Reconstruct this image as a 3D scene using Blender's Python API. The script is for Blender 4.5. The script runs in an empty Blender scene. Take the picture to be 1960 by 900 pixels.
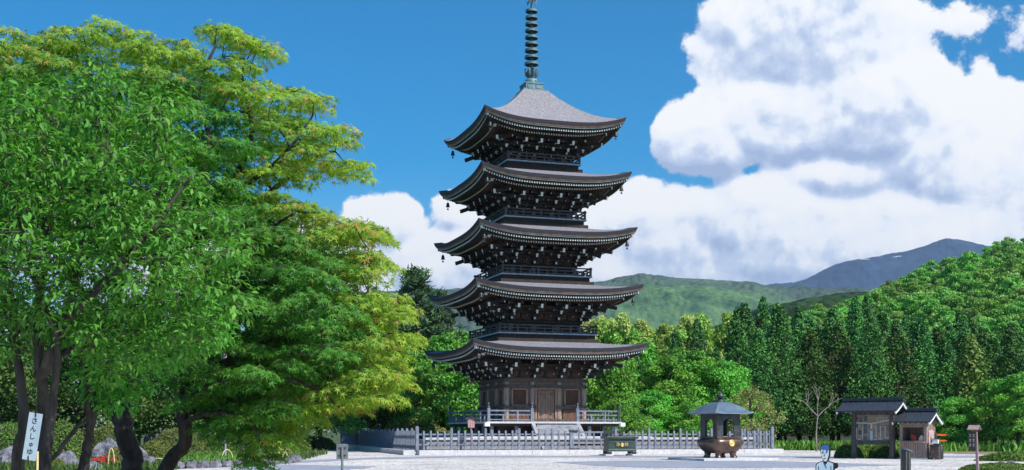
import bpy, math, random
import numpy as np
from mathutils import Vector, Matrix
R = math.radians
random.seed(7); rng = np.random.default_rng(7)
sc = bpy.context.scene
COL = sc.collection
# ------------------------------------------------------------------ camera, sky, sun, exposure
F, PX, PY, EYE = 2343.0, 980.0, 828.0, 1.4      # focal length / horizon in photo pixels, eye height in metres
cd = bpy.data.cameras.new('camera'); cam = bpy.data.objects.new('camera', cd); COL.objects.link(cam)
cam.location = (0, 0, EYE); cam.rotation_euler = (R(90), 0, 0)
cd.sensor_width = 36; cd.lens = F / 1960 * 36; cd.shift_y = (PY - 450) / 1960
cd.clip_start = 0.3; cd.clip_end = 40000
sc.camera = cam
SUN_AZ, SUN_EL = R(132), R(47)                  # azimuth clockwise from +Y
SD = Vector((math.sin(SUN_AZ) * math.cos(SUN_EL), math.cos(SUN_AZ) * math.cos(SUN_EL), math.sin(SUN_EL)))
sl = bpy.data.lights.new('sun', 'SUN'); so = bpy.data.objects.new('sun', sl); COL.objects.link(so)
sl.energy = 4.6; sl.angle = R(0.53); sl.color = (1, .95, .87)
so.rotation_euler = SD.to_track_quat('Z', 'Y').to_euler()
sc.view_settings.view_transform = 'Standard'; sc.view_settings.look = 'None'
sc.view_settings.exposure = 0.5; sc.view_settings.gamma = 1; sc.view_settings.use_curve_mapping = False
sc.cycles.max_bounces = 8; sc.cycles.diffuse_bounces = 3; sc.cycles.glossy_bounces = 2
sc.cycles.transmission_bounces = 4; sc.cycles.transparent_max_bounces = 6; sc.cycles.volume_bounces = 0
sc.cycles.use_denoising = True; sc.cycles.caustics_reflective = False; sc.cycles.caustics_refractive = False


def mn(nt, op, *a, clamp=False):
    n = nt.nodes.new('ShaderNodeMath'); n.operation = op; n.use_clamp = clamp
    for i, x in enumerate(a):
        if isinstance(x, (int, float)): n.inputs[i].default_value = x
        else: nt.links.new(x, n.inputs[i])
    return n.outputs[0]


def build_world():
    w = bpy.data.worlds.new('World'); sc.world = w; w.use_nodes = True
    nt = w.node_tree; N = nt.nodes; L = nt.links; bg = N['Background']
    sky = N.new('ShaderNodeTexSky'); sky.sky_type = 'NISHITA'; sky.sun_disc = False
    sky.sun_elevation = SUN_EL; sky.sun_rotation = SUN_AZ; sky.air_density = 1.0; sky.dust_density = 0.7; sky.ozone_density = 3.0
    hs = N.new('ShaderNodeHueSaturation'); hs.inputs['Saturation'].default_value = 1.66; hs.inputs['Value'].default_value = 1.02
    hs.inputs['Hue'].default_value = .496
    L.new(sky.outputs[0], hs.inputs['Color'])
    tc = N.new('ShaderNodeTexCoord'); sp = N.new('ShaderNodeSeparateXYZ'); L.new(tc.outputs['Generated'], sp.inputs[0])
    X, Y, Z = sp.outputs
    m = lambda *a, **k: mn(nt, *a, **k)
    az0 = m('ARCTAN2', X, Y); hyp = m('SQRT', m('ADD', m('MULTIPLY', X, X), m('MULTIPLY', Y, Y))); v0 = m('DIVIDE', Z, m('MAXIMUM', hyp, .02))
    k = .001 / 2.343

    def noise(vec, scale, detail, rough=.55):
        n = N.new('ShaderNodeTexNoise'); n.inputs['Scale'].default_value = scale; n.inputs['Detail'].default_value = detail
        n.inputs['Roughness'].default_value = rough; L.new(vec, n.inputs['Vector']); return n.outputs['Fac']
    # cloud banks: azimuth / elevation of each (given as photo pixels at the horizon's scale), half sizes, weight
    blobs = [(1560, 60, 230, 150, 1.0), (1660, 205, 220, 125, 1.0), (1520, 215, 220, 100, 1.0), (1345, 262, 120, 80, .85),
             (1880, 290, 220, 150, 1.0), (2090, 440, 300, 270, 1.0), (1480, 440, 250, 110, 1.0), (1260, 470, 220, 130, 1.0),
             (1700, 460, 380, 120, 1.0), (1610, 335, 130, 60, .55), (728, 428, 100, 75, .62), (775, 420, 60, 50, .5), (860, 500, 150, 78, .95), (560, 500, 260, 90, .9),
             (1150, 520, 360, 90, .95), (250, 480, 260, 120, .9), (-400, 350, 500, 260, .9), (2900, 350, 500, 300, .9),
             (1840, 50, 110, 40, .10), (870, 412, 75, 45, .30)]

    def field(az, v, dv):
        Fm = None
        for (bx, by, rx, ry, w_) in blobs:
            a0 = math.atan((bx - PX) / F); c0 = math.cos(a0); b0 = (PY - by) / F * c0
            qa = m('DIVIDE', m('SUBTRACT', az, a0), rx / F * c0 * c0 if abs(bx - PX) < 1200 else rx / F)
            qb = m('DIVIDE', m('SUBTRACT', v, b0), ry / F * c0)
            q = m('SUBTRACT', w_, m('MULTIPLY', w_, m('SQRT', m('ADD', m('MULTIPLY', qa, qa), m('MULTIPLY', qb, qb)))))
            if Fm is None: Fm = q
            else:
                n = N.new('ShaderNodeMath'); n.operation = 'SMOOTH_MAX'; L.new(Fm, n.inputs[0]); L.new(q, n.inputs[1]); n.inputs[2].default_value = .2
                Fm = n.outputs[0]
        n1 = noise(dv, 7, 5, .5); n2 = noise(dv, 30, 9, .66)
        wv = N.new('ShaderNodeTexNoise'); wv.inputs['Scale'].default_value = 22; wv.inputs['Detail'].default_value = 3; L.new(dv, wv.inputs['Vector'])
        wa = N.new('ShaderNodeVectorMath'); wa.operation = 'MULTIPLY_ADD'; L.new(wv.outputs['Color'], wa.inputs[0]); wa.inputs[1].default_value = (.03, .03, .03); L.new(dv, wa.inputs[2])
        vo = N.new('ShaderNodeTexVoronoi'); vo.feature = 'F1'; vo.inputs['Scale'].default_value = 19; vo.inputs['Detail'].default_value = 2; vo.inputs['Roughness'].default_value = .55
        vo.normalize = True; L.new(wa.outputs[0], vo.inputs['Vector'])
        F0 = Fm; Fm = m('MINIMUM', Fm, .42)
        puff = m('ADD', m('ADD', m('MULTIPLY', m('SUBTRACT', n1, .5), 1.05), m('MULTIPLY', m('SUBTRACT', n2, .5), .45)), m('MULTIPLY', m('SUBTRACT', .30, vo.outputs['Distance']), .85))
        return m('ADD', Fm, puff), F0
    D0, P0 = field(az0, v0, tc.outputs['Generated'])
    off = N.new('ShaderNodeVectorMath'); off.operation = 'ADD'; L.new(tc.outputs['Generated'], off.inputs[0])
    off.inputs[1].default_value = (.005, 0, .010)
    D1, P1 = field(m('ADD', az0, .005), m('ADD', v0, .010), off.outputs[0])
    dens = N.new('ShaderNodeMapRange'); dens.interpolation_type = 'SMOOTHSTEP'; L.new(D0, dens.inputs['Value'])
    dens.inputs['From Min'].default_value = .00; dens.inputs['From Max'].default_value = .085
    low = noise(tc.outputs['Generated'], 6.5, 7, .6)
    lit = m('ADD', m('MULTIPLY', m('SUBTRACT', P0, P1), .9), m('ADD', m('MULTIPLY', m('SUBTRACT', D0, D1), 2.2), m('ADD', .62, m('MULTIPLY', m('SUBTRACT', low, .5), 2.0))), clamp=True)  # sunlit and shaded cloud sides painted from the field's change towards the sun
    cr = N.new('ShaderNodeValToRGB'); L.new(lit, cr.inputs[0]); e = cr.color_ramp.elements
    e[0].position = 0; e[0].color = (.36, .46, .70, 1); e[1].position = 1; e[1].color = (.98, .985, 1, 1)
    x = e.new(.35); x.color = (.56, .66, .86, 1); x = e.new(.65); x.color = (.88, .92, 1.0, 1)
    sc_ = N.new('ShaderNodeVectorMath'); sc_.operation = 'SCALE'; L.new(cr.outputs[0], sc_.inputs[0]); sc_.inputs['Scale'].default_value = 7.6
    mx = N.new('ShaderNodeMix'); mx.data_type = 'RGBA'
    L.new(m('MULTIPLY', dens.outputs[0], m('GREATER_THAN', Z, 0.0)), mx.inputs[0]); L.new(hs.outputs[0], mx.inputs[6]); L.new(sc_.outputs[0], mx.inputs[7])
    L.new(mx.outputs[2], bg.inputs['Color']); bg.inputs['Strength'].default_value = 0.10
    w.cycles.sampling_method = 'MANUAL'; w.cycles.sample_map_resolution = 512


build_world()

# ------------------------------------------------------------------ materials


def mat(name, color, rough=.8, metal=0, var=None, scale=3.0, bump=0, bscale=20, stretch=(1, 1, 1), coord='Object', spec=.3, detail=5, var2=None):
    """principled material whose base colour wanders between color and var"""
    M = bpy.data.materials.new(name); M.use_nodes = True; nt = M.node_tree; N = nt.nodes; L = nt.links; b = N['Principled BSDF']
    b.inputs['Base Color'].default_value = (*color, 1); b.inputs['Roughness'].default_value = rough; b.inputs['Metallic'].default_value = metal
    b.inputs['Specular IOR Level'].default_value = spec
    if var or bump:
        tc = N.new('ShaderNodeTexCoord'); mp = N.new('ShaderNodeMapping'); L.new(tc.outputs[coord], mp.inputs[0]); mp.inputs['Scale'].default_value = stretch
    if var:
        n = N.new('ShaderNodeTexNoise'); n.inputs['Scale'].default_value = scale; n.inputs['Detail'].default_value = detail; n.inputs['Roughness'].default_value = .65
        L.new(mp.outputs[0], n.inputs[0])
        r = N.new('ShaderNodeValToRGB'); L.new(n.outputs[0], r.inputs[0]); e = r.color_ramp.elements
        e[0].position = .36; e[0].color = (*color, 1); e[1].position = .66; e[1].color = (*var, 1)
        if var2: x = e.new(.52); x.color = (*var2, 1)
        L.new(r.outputs[0], b.inputs['Base Color'])
    if bump:
        n = N.new('ShaderNodeTexNoise'); n.inputs['Scale'].default_value = bscale; n.inputs['Detail'].default_value = 4; L.new(mp.outputs[0], n.inputs[0])
        bp = N.new('ShaderNodeBump'); bp.inputs['Strength'].default_value = bump; bp.inputs['Distance'].default_value = .05
        L.new(n.outputs[0], bp.inputs['Height']); L.new(bp.outputs[0], b.inputs['Normal'])
    return M


def leafmat(name, tint=(1, 1, 1), trans=.35, rough=.55):
    """two-sided leaf: colour from the mesh's own 'leaf' attribute (leaf age, kind and some painted shade), part diffuse, part translucent"""
    M = bpy.data.materials.new(name); M.use_nodes = True; nt = M.node_tree; N = nt.nodes; L = nt.links; b = N['Principled BSDF']; out = N['Material Output']
    at = N.new('ShaderNodeAttribute'); at.attribute_name = 'leaf'
    oi = N.new('ShaderNodeObjectInfo'); hs = N.new('ShaderNodeHueSaturation'); L.new(at.outputs['Color'], hs.inputs['Color'])
    L.new(mn(nt, 'ADD', .485, mn(nt, 'MULTIPLY', oi.outputs['Random'], .03)), hs.inputs['Hue'])
    L.new(mn(nt, 'ADD', .80, mn(nt, 'MULTIPLY', oi.outputs['Random'], .4)), hs.inputs['Value'])
    mu = N.new('ShaderNodeMix'); mu.data_type = 'RGBA'; mu.blend_type = 'MULTIPLY'; mu.inputs[0].default_value = 1
    L.new(hs.outputs[0], mu.inputs[6]); mu.inputs[7].default_value = (*tint, 1)
    L.new(mu.outputs[2], b.inputs['Base Color']); b.inputs['Roughness'].default_value = rough; b.inputs['Specular IOR Level'].default_value = .25
    tr = N.new('ShaderNodeBsdfTranslucent'); g = N.new('ShaderNodeMix'); g.data_type = 'RGBA'; g.blend_type = 'MULTIPLY'; g.inputs[0].default_value = 1
    L.new(mu.outputs[2], g.inputs[6]); g.inputs[7].default_value = (1.5, 1.7, .6, 1); L.new(g.outputs[2], tr.inputs['Color'])
    ms = N.new('ShaderNodeMixShader'); ms.inputs[0].default_value = trans
    L.new(b.outputs[0], ms.inputs[1]); L.new(tr.outputs[0], ms.inputs[2]); L.new(ms.outputs[0], out.inputs['Surface'])
    return M


M = {}
M['dark_wood'] = mat('dark aged timber', (.022, .018, .018), .8, var=(.05, .037, .030), scale=5, stretch=(1, 1, .3), bump=.2)
M['wall_wood'] = mat('weathered brown boards', (.20, .12, .085), .85, var=(.38, .26, .195), scale=9, stretch=(2.5, 2.5, .25), bump=.3, bscale=12)
M['brown_wood'] = mat('reddish brown boards', (.10, .05, .035), .85, var=(.19, .10, .07), scale=6, stretch=(1, 1, .3))
M['pillar_wood'] = mat('grey brown pillars', (.20, .145, .12), .85, var=(.40, .32, .28), scale=10, stretch=(2, 2, .2))
M['grey_wood'] = mat('silver grey weathered timber', (.12, .135, .175), .85, var=(.25, .275, .335), scale=8, stretch=(1, 1, .4), bump=.2)
M['blue_edge'] = mat('grey blue copper edging', (.22, .28, .33), .5, var=(.40, .46, .50), scale=4)
M['roof'] = mat('grey bark shingles', (.13, .13, .16), .9, var=(.34, .335, .38), var2=(.22, .215, .25), scale=7, stretch=(1.2, 1.2, 3), bump=.9, bscale=22)
M['roof_top'] = mat('worn purple grey shingles', (.16, .155, .175), .8, var=(.36, .35, .375), var2=(.26, .25, .275), scale=6, stretch=(1.2, 1.2, 3), bump=.9, bscale=20)
M['roof_edge'] = mat('dark shingle edge', (.022, .023, .030), .8, var=(.06, .06, .072), scale=5, stretch=(1, 1, 14))
M['red_strip'] = mat('red brown eave board', (.12, .06, .05), .8, var=(.22, .14, .12), scale=3)
M['pale_strip'] = mat('pale green grey eave moulding', (.17, .20, .17), .7, var=(.30, .33, .29), scale=3)
M['white'] = mat('white painted timber end', (.78, .79, .76), .6, var=(.66, .68, .66), scale=8)
M['patina'] = mat('green bronze', (.085, .155, .18), .5, metal=.25, var=(.17, .27, .30), scale=4, bump=.2)
M['gold'] = mat('gilt', (.85, .62, .16), .35, metal=.7, var=(.9, .72, .3), scale=9)
M['stone'] = mat('pale grey granite', (.20, .21, .24), .85, var=(.36, .37, .40), scale=3, bump=.3, bscale=40)
M['stone_white'] = mat('pale kerb stone', (.46, .45, .47), .85, var=(.60, .59, .60), scale=5, bump=.2, bscale=50)
M['rock'] = mat('grey garden rock', (.07, .07, .085), .9, var=(.24, .24, .28), scale=4, bump=1, bscale=9)
M['bronze'] = mat('brown bronze', (.09, .055, .045), .36, metal=.7, var=(.19, .125, .10), scale=2.2, bump=.12, spec=.5, bscale=6)
M['bronze_dark'] = mat('dark blue green bronze', (.045, .055, .06), .45, metal=.5, var=(.085, .10, .105), scale=3)
M['bronze_roof'] = mat('blue grey copper sheet', (.13, .19, .25), .38, metal=.45, var=(.21, .28, .35), scale=1.6, spec=.5)
M['box_green'] = mat('dark green painted metal', (.022, .045, .038), .38, var=(.05, .085, .072), scale=4, spec=.5)
M['tile'] = mat('dark slate roof sheet', (.022, .03, .042), .5, var=(.05, .063, .08), scale=6, stretch=(5, .5, 1), bump=.3, bscale=14)
M['old_wood'] = mat('dark brown grey timber', (.055, .045, .042), .85, var=(.13, .11, .105), scale=6, stretch=(1, 1, .2))
M['booth_wood'] = mat('pale brown boards', (.25, .17, .14), .85, var=(.43, .33, .29), scale=7, stretch=(4, 4, .3), bump=.2)
M['board_face'] = mat('tan printed board', (.20, .155, .12), .8, var=(.31, .26, .21), scale=5)
M['panel_blue'] = mat('blue grey photo panel', (.04, .055, .075), .6, var=(.12, .15, .18), scale=9)
M['light_blue'] = mat('light blue panel', (.33, .47, .56), .7, var=(.40, .53, .6), scale=4)
M['line_white'] = mat('pale painted line', (.50, .50, .47), .7)
M['black'] = mat('black paint', (.008, .008, .009), .5)
M['black_metal'] = mat('black metal', (.018, .022, .022), .4, var=(.035, .045, .043), scale=5, spec=.5)
M['steel'] = mat('grey green metal', (.13, .15, .16), .45, metal=.3, var=(.21, .23, .24), scale=4)
M['orange'] = mat('orange red paint', (.75, .10, .02), .5)
M['red_item'] = mat('faded red cloth', (.30, .045, .03), .8, var=(.42, .09, .06), scale=4)
M['cream'] = mat('cream card', (.55, .48, .36), .8)
M['pink_board'] = mat('faded pink brown board', (.30, .15, .15), .8, var=(.45, .27, .27), scale=5)
M['brown_board'] = mat('dark brown board', (.05, .035, .03), .7, var=(.10, .075, .07), scale=5)
M['mauve'] = mat('mauve weathered roof board', (.28, .17, .19), .8, var=(.38, .26, .28), scale=4)
M['skin_paint'] = mat('pale painted face', (.36, .47, .55), .6, var=(.44, .54, .62), scale=3)
M['robe_paint'] = mat('pale blue painted robe', (.30, .42, .52), .6, var=(.38, .50, .60), scale=3)
M['blue_paint'] = mat('blue painted hair', (.025, .09, .27), .7)
M['plate'] = mat('pale blue white plate', (.30, .39, .46), .6, var=(.40, .48, .54), scale=5)
M['bamboo'] = mat('yellow bamboo', (.52, .42, .20), .5, var=(.65, .56, .32), scale=8)
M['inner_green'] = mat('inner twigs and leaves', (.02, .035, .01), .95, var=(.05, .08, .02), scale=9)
M['bark'] = mat('dark bark', (.022, .017, .015), .95, var=(.075, .062, .055), scale=7, stretch=(1, 1, .35), bump=1, bscale=14)
M['bark_pale'] = mat('grey bark', (.03, .025, .022), .95, var=(.10, .085, .075), scale=6, stretch=(1, 1, .25), bump=.8, bscale=9)
M['bare_bark'] = mat('pale bare bark', (.15, .13, .115), .95, var=(.28, .26, .235), scale=5)
M['leaf'] = leafmat('leaves', trans=.36)
M['leaf_far'] = leafmat('distant leaves', trans=.22)
M['needle'] = leafmat('needles', trans=.10, rough=.7)

# ------------------------------------------------------------------ mesh helpers


def rotm(rz): return Matrix.Rotation(rz, 4, 'Z')


class MB:
    def __init__(s): s.v = []; s.f = []; s.m = []; s.sm = []

    def add(s, vs, fs, m=0, smooth=False):
        o = len(s.v); s.v += [tuple(p) for p in vs]; s.f += [tuple(i + o for i in f) for f in fs]; s.m += [m] * len(fs); s.sm += [smooth] * len(fs); return s

    def box(s, c, d, rz=0, m=0, mt=None):
        x, y, z = d[0] / 2, d[1] / 2, d[2] / 2
        T = mt if mt is not None else Matrix.Translation(c) @ rotm(rz)
        vs = [T @ Vector((a * x, b * y, e * z)) for a in (-1, 1) for b in (-1, 1) for e in (-1, 1)]
        return s.add(vs, [(0, 1, 3, 2), (4, 6, 7, 5), (0, 4, 5, 1), (2, 3, 7, 6), (0, 2, 6, 4), (1, 5, 7, 3)], m)

    def bar(s, a, b, w, h, m=0, up=(0, 0, 1)):
        """rectangular beam from a to b, w across and h tall"""
        a = Vector(a); b = Vector(b); d = (b - a); l = d.length; d.normalize(); u = Vector(up)
        sx = d.cross(u)
        if sx.length < 1e-4: sx = d.cross(Vector((0, 1, 0)))
        sx.normalize(); uz = sx.cross(d).normalized()
        T = Matrix((sx, d, uz)).transposed().to_4x4(); T.translation = (a + b) / 2
        return s.box(None, (w, l, h), m=m, mt=T)

    def tube(s, pts, rad, n=8, m=0, caps=True, smooth=True):
        pts = [Vector(p) for p in pts]; k = len(pts)
        if not hasattr(rad, '__len__'): rad = [rad] * k
        vs = []; ref = None
        for i, p in enumerate(pts):
            d = (pts[min(i + 1, k - 1)] - pts[max(i - 1, 0)]).normalized()
            if ref is None: ref = d.orthogonal().normalized()
            ref = (ref - d * ref.dot(d))
            ref = ref.normalized() if ref.length > 1e-6 else d.orthogonal().normalized()
            b = d.cross(ref)
            for j in range(n):
                t = 2 * math.pi * j / n; vs.append(p + (ref * math.cos(t) + b * math.sin(t)) * rad[i])
        fs = [(i * n + j, i * n + (j + 1) % n, (i + 1) * n + (j + 1) % n, (i + 1) * n + j) for i in range(k - 1) for j in range(n)]
        s.add(vs, fs, m, smooth)
        if caps: s.add(vs[:n], [tuple(range(n))[::-1]], m); s.add(vs[-n:], [tuple(range(n))], m)
        return s

    def lathe(s, prof, c=(0, 0, 0), n=20, m=0, smooth=True, square=0, rz=0):
        """profile [(r, z)] turned round z; square > 0 squares the section off"""
        vs = []
        for r, z in prof:
            for j in range(n):
                t = 2 * math.pi * (j + .5) / n; cx, sy = math.cos(t), math.sin(t); q = 1
                if square: p = 2 + square; q = (abs(cx) ** p + abs(sy) ** p) ** (-1 / p)
                x, y = r * cx * q, r * sy * q
                vs.append((c[0] + x * math.cos(rz) - y * math.sin(rz), c[1] + x * math.sin(rz) + y * math.cos(rz), c[2] + z))
        k = len(prof)
        fs = [(i * n + j, i * n + (j + 1) % n, (i + 1) * n + (j + 1) % n, (i + 1) * n + j) for i in range(k - 1) for j in range(n)]
        s.add(vs, fs, m, smooth); s.add(vs[:n], [tuple(range(n))[::-1]], m); s.add(vs[-n:], [tuple(range(n))], m)
        return s

    def prism(s, poly, T, th, m=0):
        """2-D outline (x, z) given thickness th along local y"""
        n = len(poly)
        vs = [T @ Vector((x, -th / 2, z)) for x, z in poly] + [T @ Vector((x, th / 2, z)) for x, z in poly]
        return s.add(vs, [tuple(range(n)), tuple(range(2 * n - 1, n - 1, -1))] + [(i, i + n, (i + 1) % n + n, (i + 1) % n) for i in range(n)], m)

    def build(s, name, mats, parent=None, loc=(0, 0, 0), rz=0, bevel=0):
        me = bpy.data.meshes.new(name); me.from_pydata(s.v, [], s.f)
        mats = mats if isinstance(mats, (list, tuple)) else [mats]
        for q in mats: me.materials.append(M[q] if isinstance(q, str) else q)
        me.polygons.foreach_set('material_index', s.m); me.polygons.foreach_set('use_smooth', s.sm); me.update()
        o = bpy.data.objects.new(name, me); COL.objects.link(o); o.parent = parent; o.location = loc; o.rotation_euler.z = rz
        if bevel:
            b = o.modifiers.new('bevel', 'BEVEL'); b.width = bevel; b.segments = 2; b.limit_method = 'ANGLE'
        return o


def tag(o, label=None, cat=None, group=None, kind=None):
    if label: o['label'] = label
    if cat: o['category'] = cat
    if group: o['group'] = group
    if kind: o['kind'] = kind
    return o


def empty(name, loc, rz=0, label=None, cat=None, group=None):
    o = bpy.data.objects.new(name, None); COL.objects.link(o); o.location = loc; o.rotation_euler.z = rz; o.empty_display_size = .3
    return tag(o, label, cat, group)


def copy_tree(o, parent=None):
    c = o.copy(); COL.objects.link(c); c.parent = parent
    for ch in list(o.children): copy_tree(ch, c)
    return c


def G(px, py, z=0.0):
    """photo pixel of a spot on the ground -> ground point"""
    Y = (EYE - z) * F / (py - PY); return ((px - PX) / F * Y, Y, z)


def at(px, py, Y): return Vector(((px - PX) / F * Y, Y, EYE + (PY - py) / F * Y))


def text(name, body, size, matname, parent, loc, rot, th=.004, vertical=False, gap=1.0):
    """real lettering turned into a thin mesh"""
    objs = []; vs = []; fs = []
    chars = list(body) if vertical else [body]
    for i, ch in enumerate(chars):
        cu = bpy.data.curves.new('lettering', 'FONT'); cu.body = ch; cu.size = size; cu.extrude = th; cu.align_x = 'CENTER'; cu.align_y = 'CENTER'; cu.resolution_u = 3
        ob = bpy.data.objects.new('lettering', cu); COL.objects.link(ob); bpy.context.view_layer.update()
        me = bpy.data.meshes.new_from_object(ob.evaluated_get(bpy.context.evaluated_depsgraph_get()))
        o = len(vs); dy = -(i - (len(chars) - 1) / 2) * size * gap
        vs += [(v.co.x, v.co.y + dy, v.co.z) for v in me.vertices]; fs += [tuple(j + o for j in p.vertices) for p in me.polygons]
        bpy.data.objects.remove(ob); bpy.data.curves.remove(cu); bpy.data.meshes.remove(me)
    b = MB(); b.add(vs, fs); ob = b.build(name, matname, parent, loc); ob.rotation_euler = rot
    return ob


# ------------------------------------------------------------------ ground


def sheet(name, pts, z, m, kind='structure'):
    b = MB(); b.add([(p[0], p[1], z) for p in pts], [tuple(range(len(pts)))]); o = b.build(name, m); o['kind'] = kind; return o


def ground_mats():
    g = mat('meadow and forest floor', (.035, .060, .018), .95, var=(.075, .105, .03), scale=.35, bump=.4, bscale=3)
    # gravel: pebbles of several greys, real bumps
    Mt = bpy.data.materials.new('pale gravel'); Mt.use_nodes = True; nt = Mt.node_tree; N = nt.nodes; L = nt.links; b = N['Principled BSDF']; b.inputs['Roughness'].default_value = .95
    b.inputs['Specular IOR Level'].default_value = .1
    tc = N.new('ShaderNodeTexCoord')
    v = N.new('ShaderNodeTexVoronoi'); v.inputs['Scale'].default_value = 9; L.new(tc.outputs['Object'], v.inputs['Vector'])
    hs = N.new('ShaderNodeSeparateColor'); L.new(v.outputs['Color'], hs.inputs[0])
    r = N.new('ShaderNodeValToRGB'); L.new(hs.outputs[0], r.inputs[0]); e = r.color_ramp.elements
    e[0].position = .0; e[0].color = (.17, .155, .15, 1); e[1].position = 1; e[1].color = (.80, .78, .74, 1)
    x = e.new(.22); x.color = (.48, .455, .42, 1); x = e.new(.6); x.color = (.64, .615, .58, 1)
    n = N.new('ShaderNodeTexNoise'); n.inputs['Scale'].default_value = .22; n.inputs['Detail'].default_value = 6; L.new(tc.outputs['Object'], n.inputs[0])
    r2 = N.new('ShaderNodeValToRGB'); L.new(n.outputs[0], r2.inputs[0]); r2.color_ramp.elements[0].position = .3; r2.color_ramp.elements[0].color = (.70, .70, .73, 1); r2.color_ramp.elements[1].position = .7
    mu = N.new('ShaderNodeMix'); mu.data_type = 'RGBA'; mu.blend_type = 'MULTIPLY'; mu.inputs[0].default_value = 1
    L.new(r.outputs[0], mu.inputs[6]); L.new(r2.outputs[0], mu.inputs[7]); L.new(mu.outputs[2], b.inputs['Base Color'])
    bp = N.new('ShaderNodeBump'); bp.inputs['Strength'].default_value = .5; bp.inputs['Distance'].default_value = .03; L.new(v.outputs['Distance'], bp.inputs['Height']); L.new(bp.outputs[0], b.inputs['Normal'])
    pav = mat('worn blue grey paving', (.21, .235, .29), .85, var=(.30, .325, .385), scale=.8, bump=.15, bscale=30)
    soil = mat('brown soil', (.16, .11, .075), .95, var=(.30, .235, .17), scale=.8, bump=.6, bscale=9)
    moss = mat('mossy garden soil', (.025, .035, .014), .95, var=(.06, .085, .025), scale=1.2, bump=.7, bscale=8)
    return g, Mt, pav, soil, moss


MG, MGRAVEL, MPAVE, MSOIL, MMOSS = ground_mats()
gx = [-16000, -5000, -1500, -500, -200, -100, -50, -25, 0, 25, 50, 100, 200, 500, 1500, 5000, 16000]; gy = [-3000, -500, -100, 0, 25, 50, 75, 100, 130, 200, 500, 1500, 5000, 16000]
gm = MB(); gm.add([(x, y, 0) for y in gy for x in gx], [(j * 17 + i, j * 17 + i + 1, j * 17 + i + 18, j * 17 + i + 17) for j in range(len(gy) - 1) for i in range(16)])
gm.build('ground', MG)['kind'] = 'structure'
sheet('gravel_yard', [G(1960, 869)[:2], G(1800, 868)[:2], G(1770, 864)[:2], G(1600, 863)[:2], G(1490, 862)[:2], (21, 106), (-17, 106), G(555, 864)[:2], G(568, 884)[:2],
                      G(330, 899)[:2], (-12.4, 44), (-8, 30), (-10, 5), (25, 5), (26, 40), G(1900, 879)[:2], (50, 68)], .004, MGRAVEL)
# paved paths (plan outlines)
sheet('paved_path', [G(560, 887)[:2], G(700, 880)[:2], G(900, 876)[:2], G(1140, 876)[:2], G(1560, 876)[:2], (45, 66), (45, 73), G(1480, 873)[:2], G(1100, 873.2)[:2], G(880, 872.8)[:2], G(720, 876)[:2], G(560, 882.5)[:2]], .008, MPAVE)
sheet('paved_path', [G(1058, 885)[:2], G(1140, 892)[:2], G(1230, 895.5)[:2], G(1420, 896)[:2], G(1560, 895)[:2], G(1720, 891)[:2], G(1560, 885)[:2], G(1400, 882)[:2], G(1180, 882.5)[:2]], .012, MPAVE)
sheet('paved_path', [G(480, 892)[:2], G(560, 890)[:2], G(720, 893)[:2], G(700, 897)[:2], G(560, 905)[:2], G(430, 905)[:2]], .010, MPAVE)
sheet('soil_bed', [G(1778, 864)[:2], G(1830, 869)[:2], G(1960, 872)[:2], (75, 78), (75, 105), G(1790, 860)[:2]], .006, MSOIL)
sheet('soil_bed', [G(1480, 861.5)[:2], G(1640, 863)[:2], G(1640, 861)[:2], G(1480, 860)[:2]], .009, MSOIL)
sheet('garden_bed', [(-12.4, 44), G(330, 898.5)[:2], G(470, 893)[:2], G(567, 884)[:2], G(560, 870)[:2], G(570, 860)[:2], (-18, 104), (-60, 97), (-60, 5), (-10.2, 5), (-8.4, 30)], .010, MMOSS)

# ------------------------------------------------------------------ foliage toolkit
LEAVES = {
    'maple': ([(0, 0, 0)] + [p for k in range(5) for a in [(-110 + 55 * k)] for p in (
        (.18 * math.cos(R(a - 27)), .18 * math.sin(R(a - 27)), 0), ((.62 + .38 * (2 - abs(k - 2)) / 2) * math.cos(R(a)), (.62 + .38 * (2 - abs(k - 2)) / 2) * math.sin(R(a)), -.22))] +
        [(.18 * math.cos(R(137)), .18 * math.sin(R(137)), 0)], [(0, 1 + 2 * k, 2 + 2 * k, 3 + 2 * k) for k in range(5)]),
    'long': ([(0, 0, 0), (.35, .2, .05), (.38, 0, -.02), (.35, -.2, .05), (.75, .13, -.06), (.78, 0, -.1), (.75, -.13, -.06), (1.05, 0, -.28)],
             [(0, 2, 1), (0, 3, 2), (1, 2, 5, 4), (2, 3, 6, 5), (4, 5, 7), (5, 6, 7)]),
    'card': ([(-.5, 0, 0), (0, -.36, .08), (.55, 0, 0), (0, .36, .08)], [(0, 1, 2, 3)]),
    'blade': ([(0, -.04, 0), (0, .04, 0), (.6, .03, 0), (1, 0, -.1), (.6, -.03, 0)], [(0, 1, 2, 4), (2, 3, 4)]),
    'tuft': ([(0, -.14, 0), (.5, -.2, .04), (1, 0, -.05), (.5, .2, .04), (0, .14, 0)], [(0, 1, 2, 3, 4)]),
}


def norm(a): return a / np.maximum(np.linalg.norm(a, axis=1, keepdims=True), 1e-9)


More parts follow.
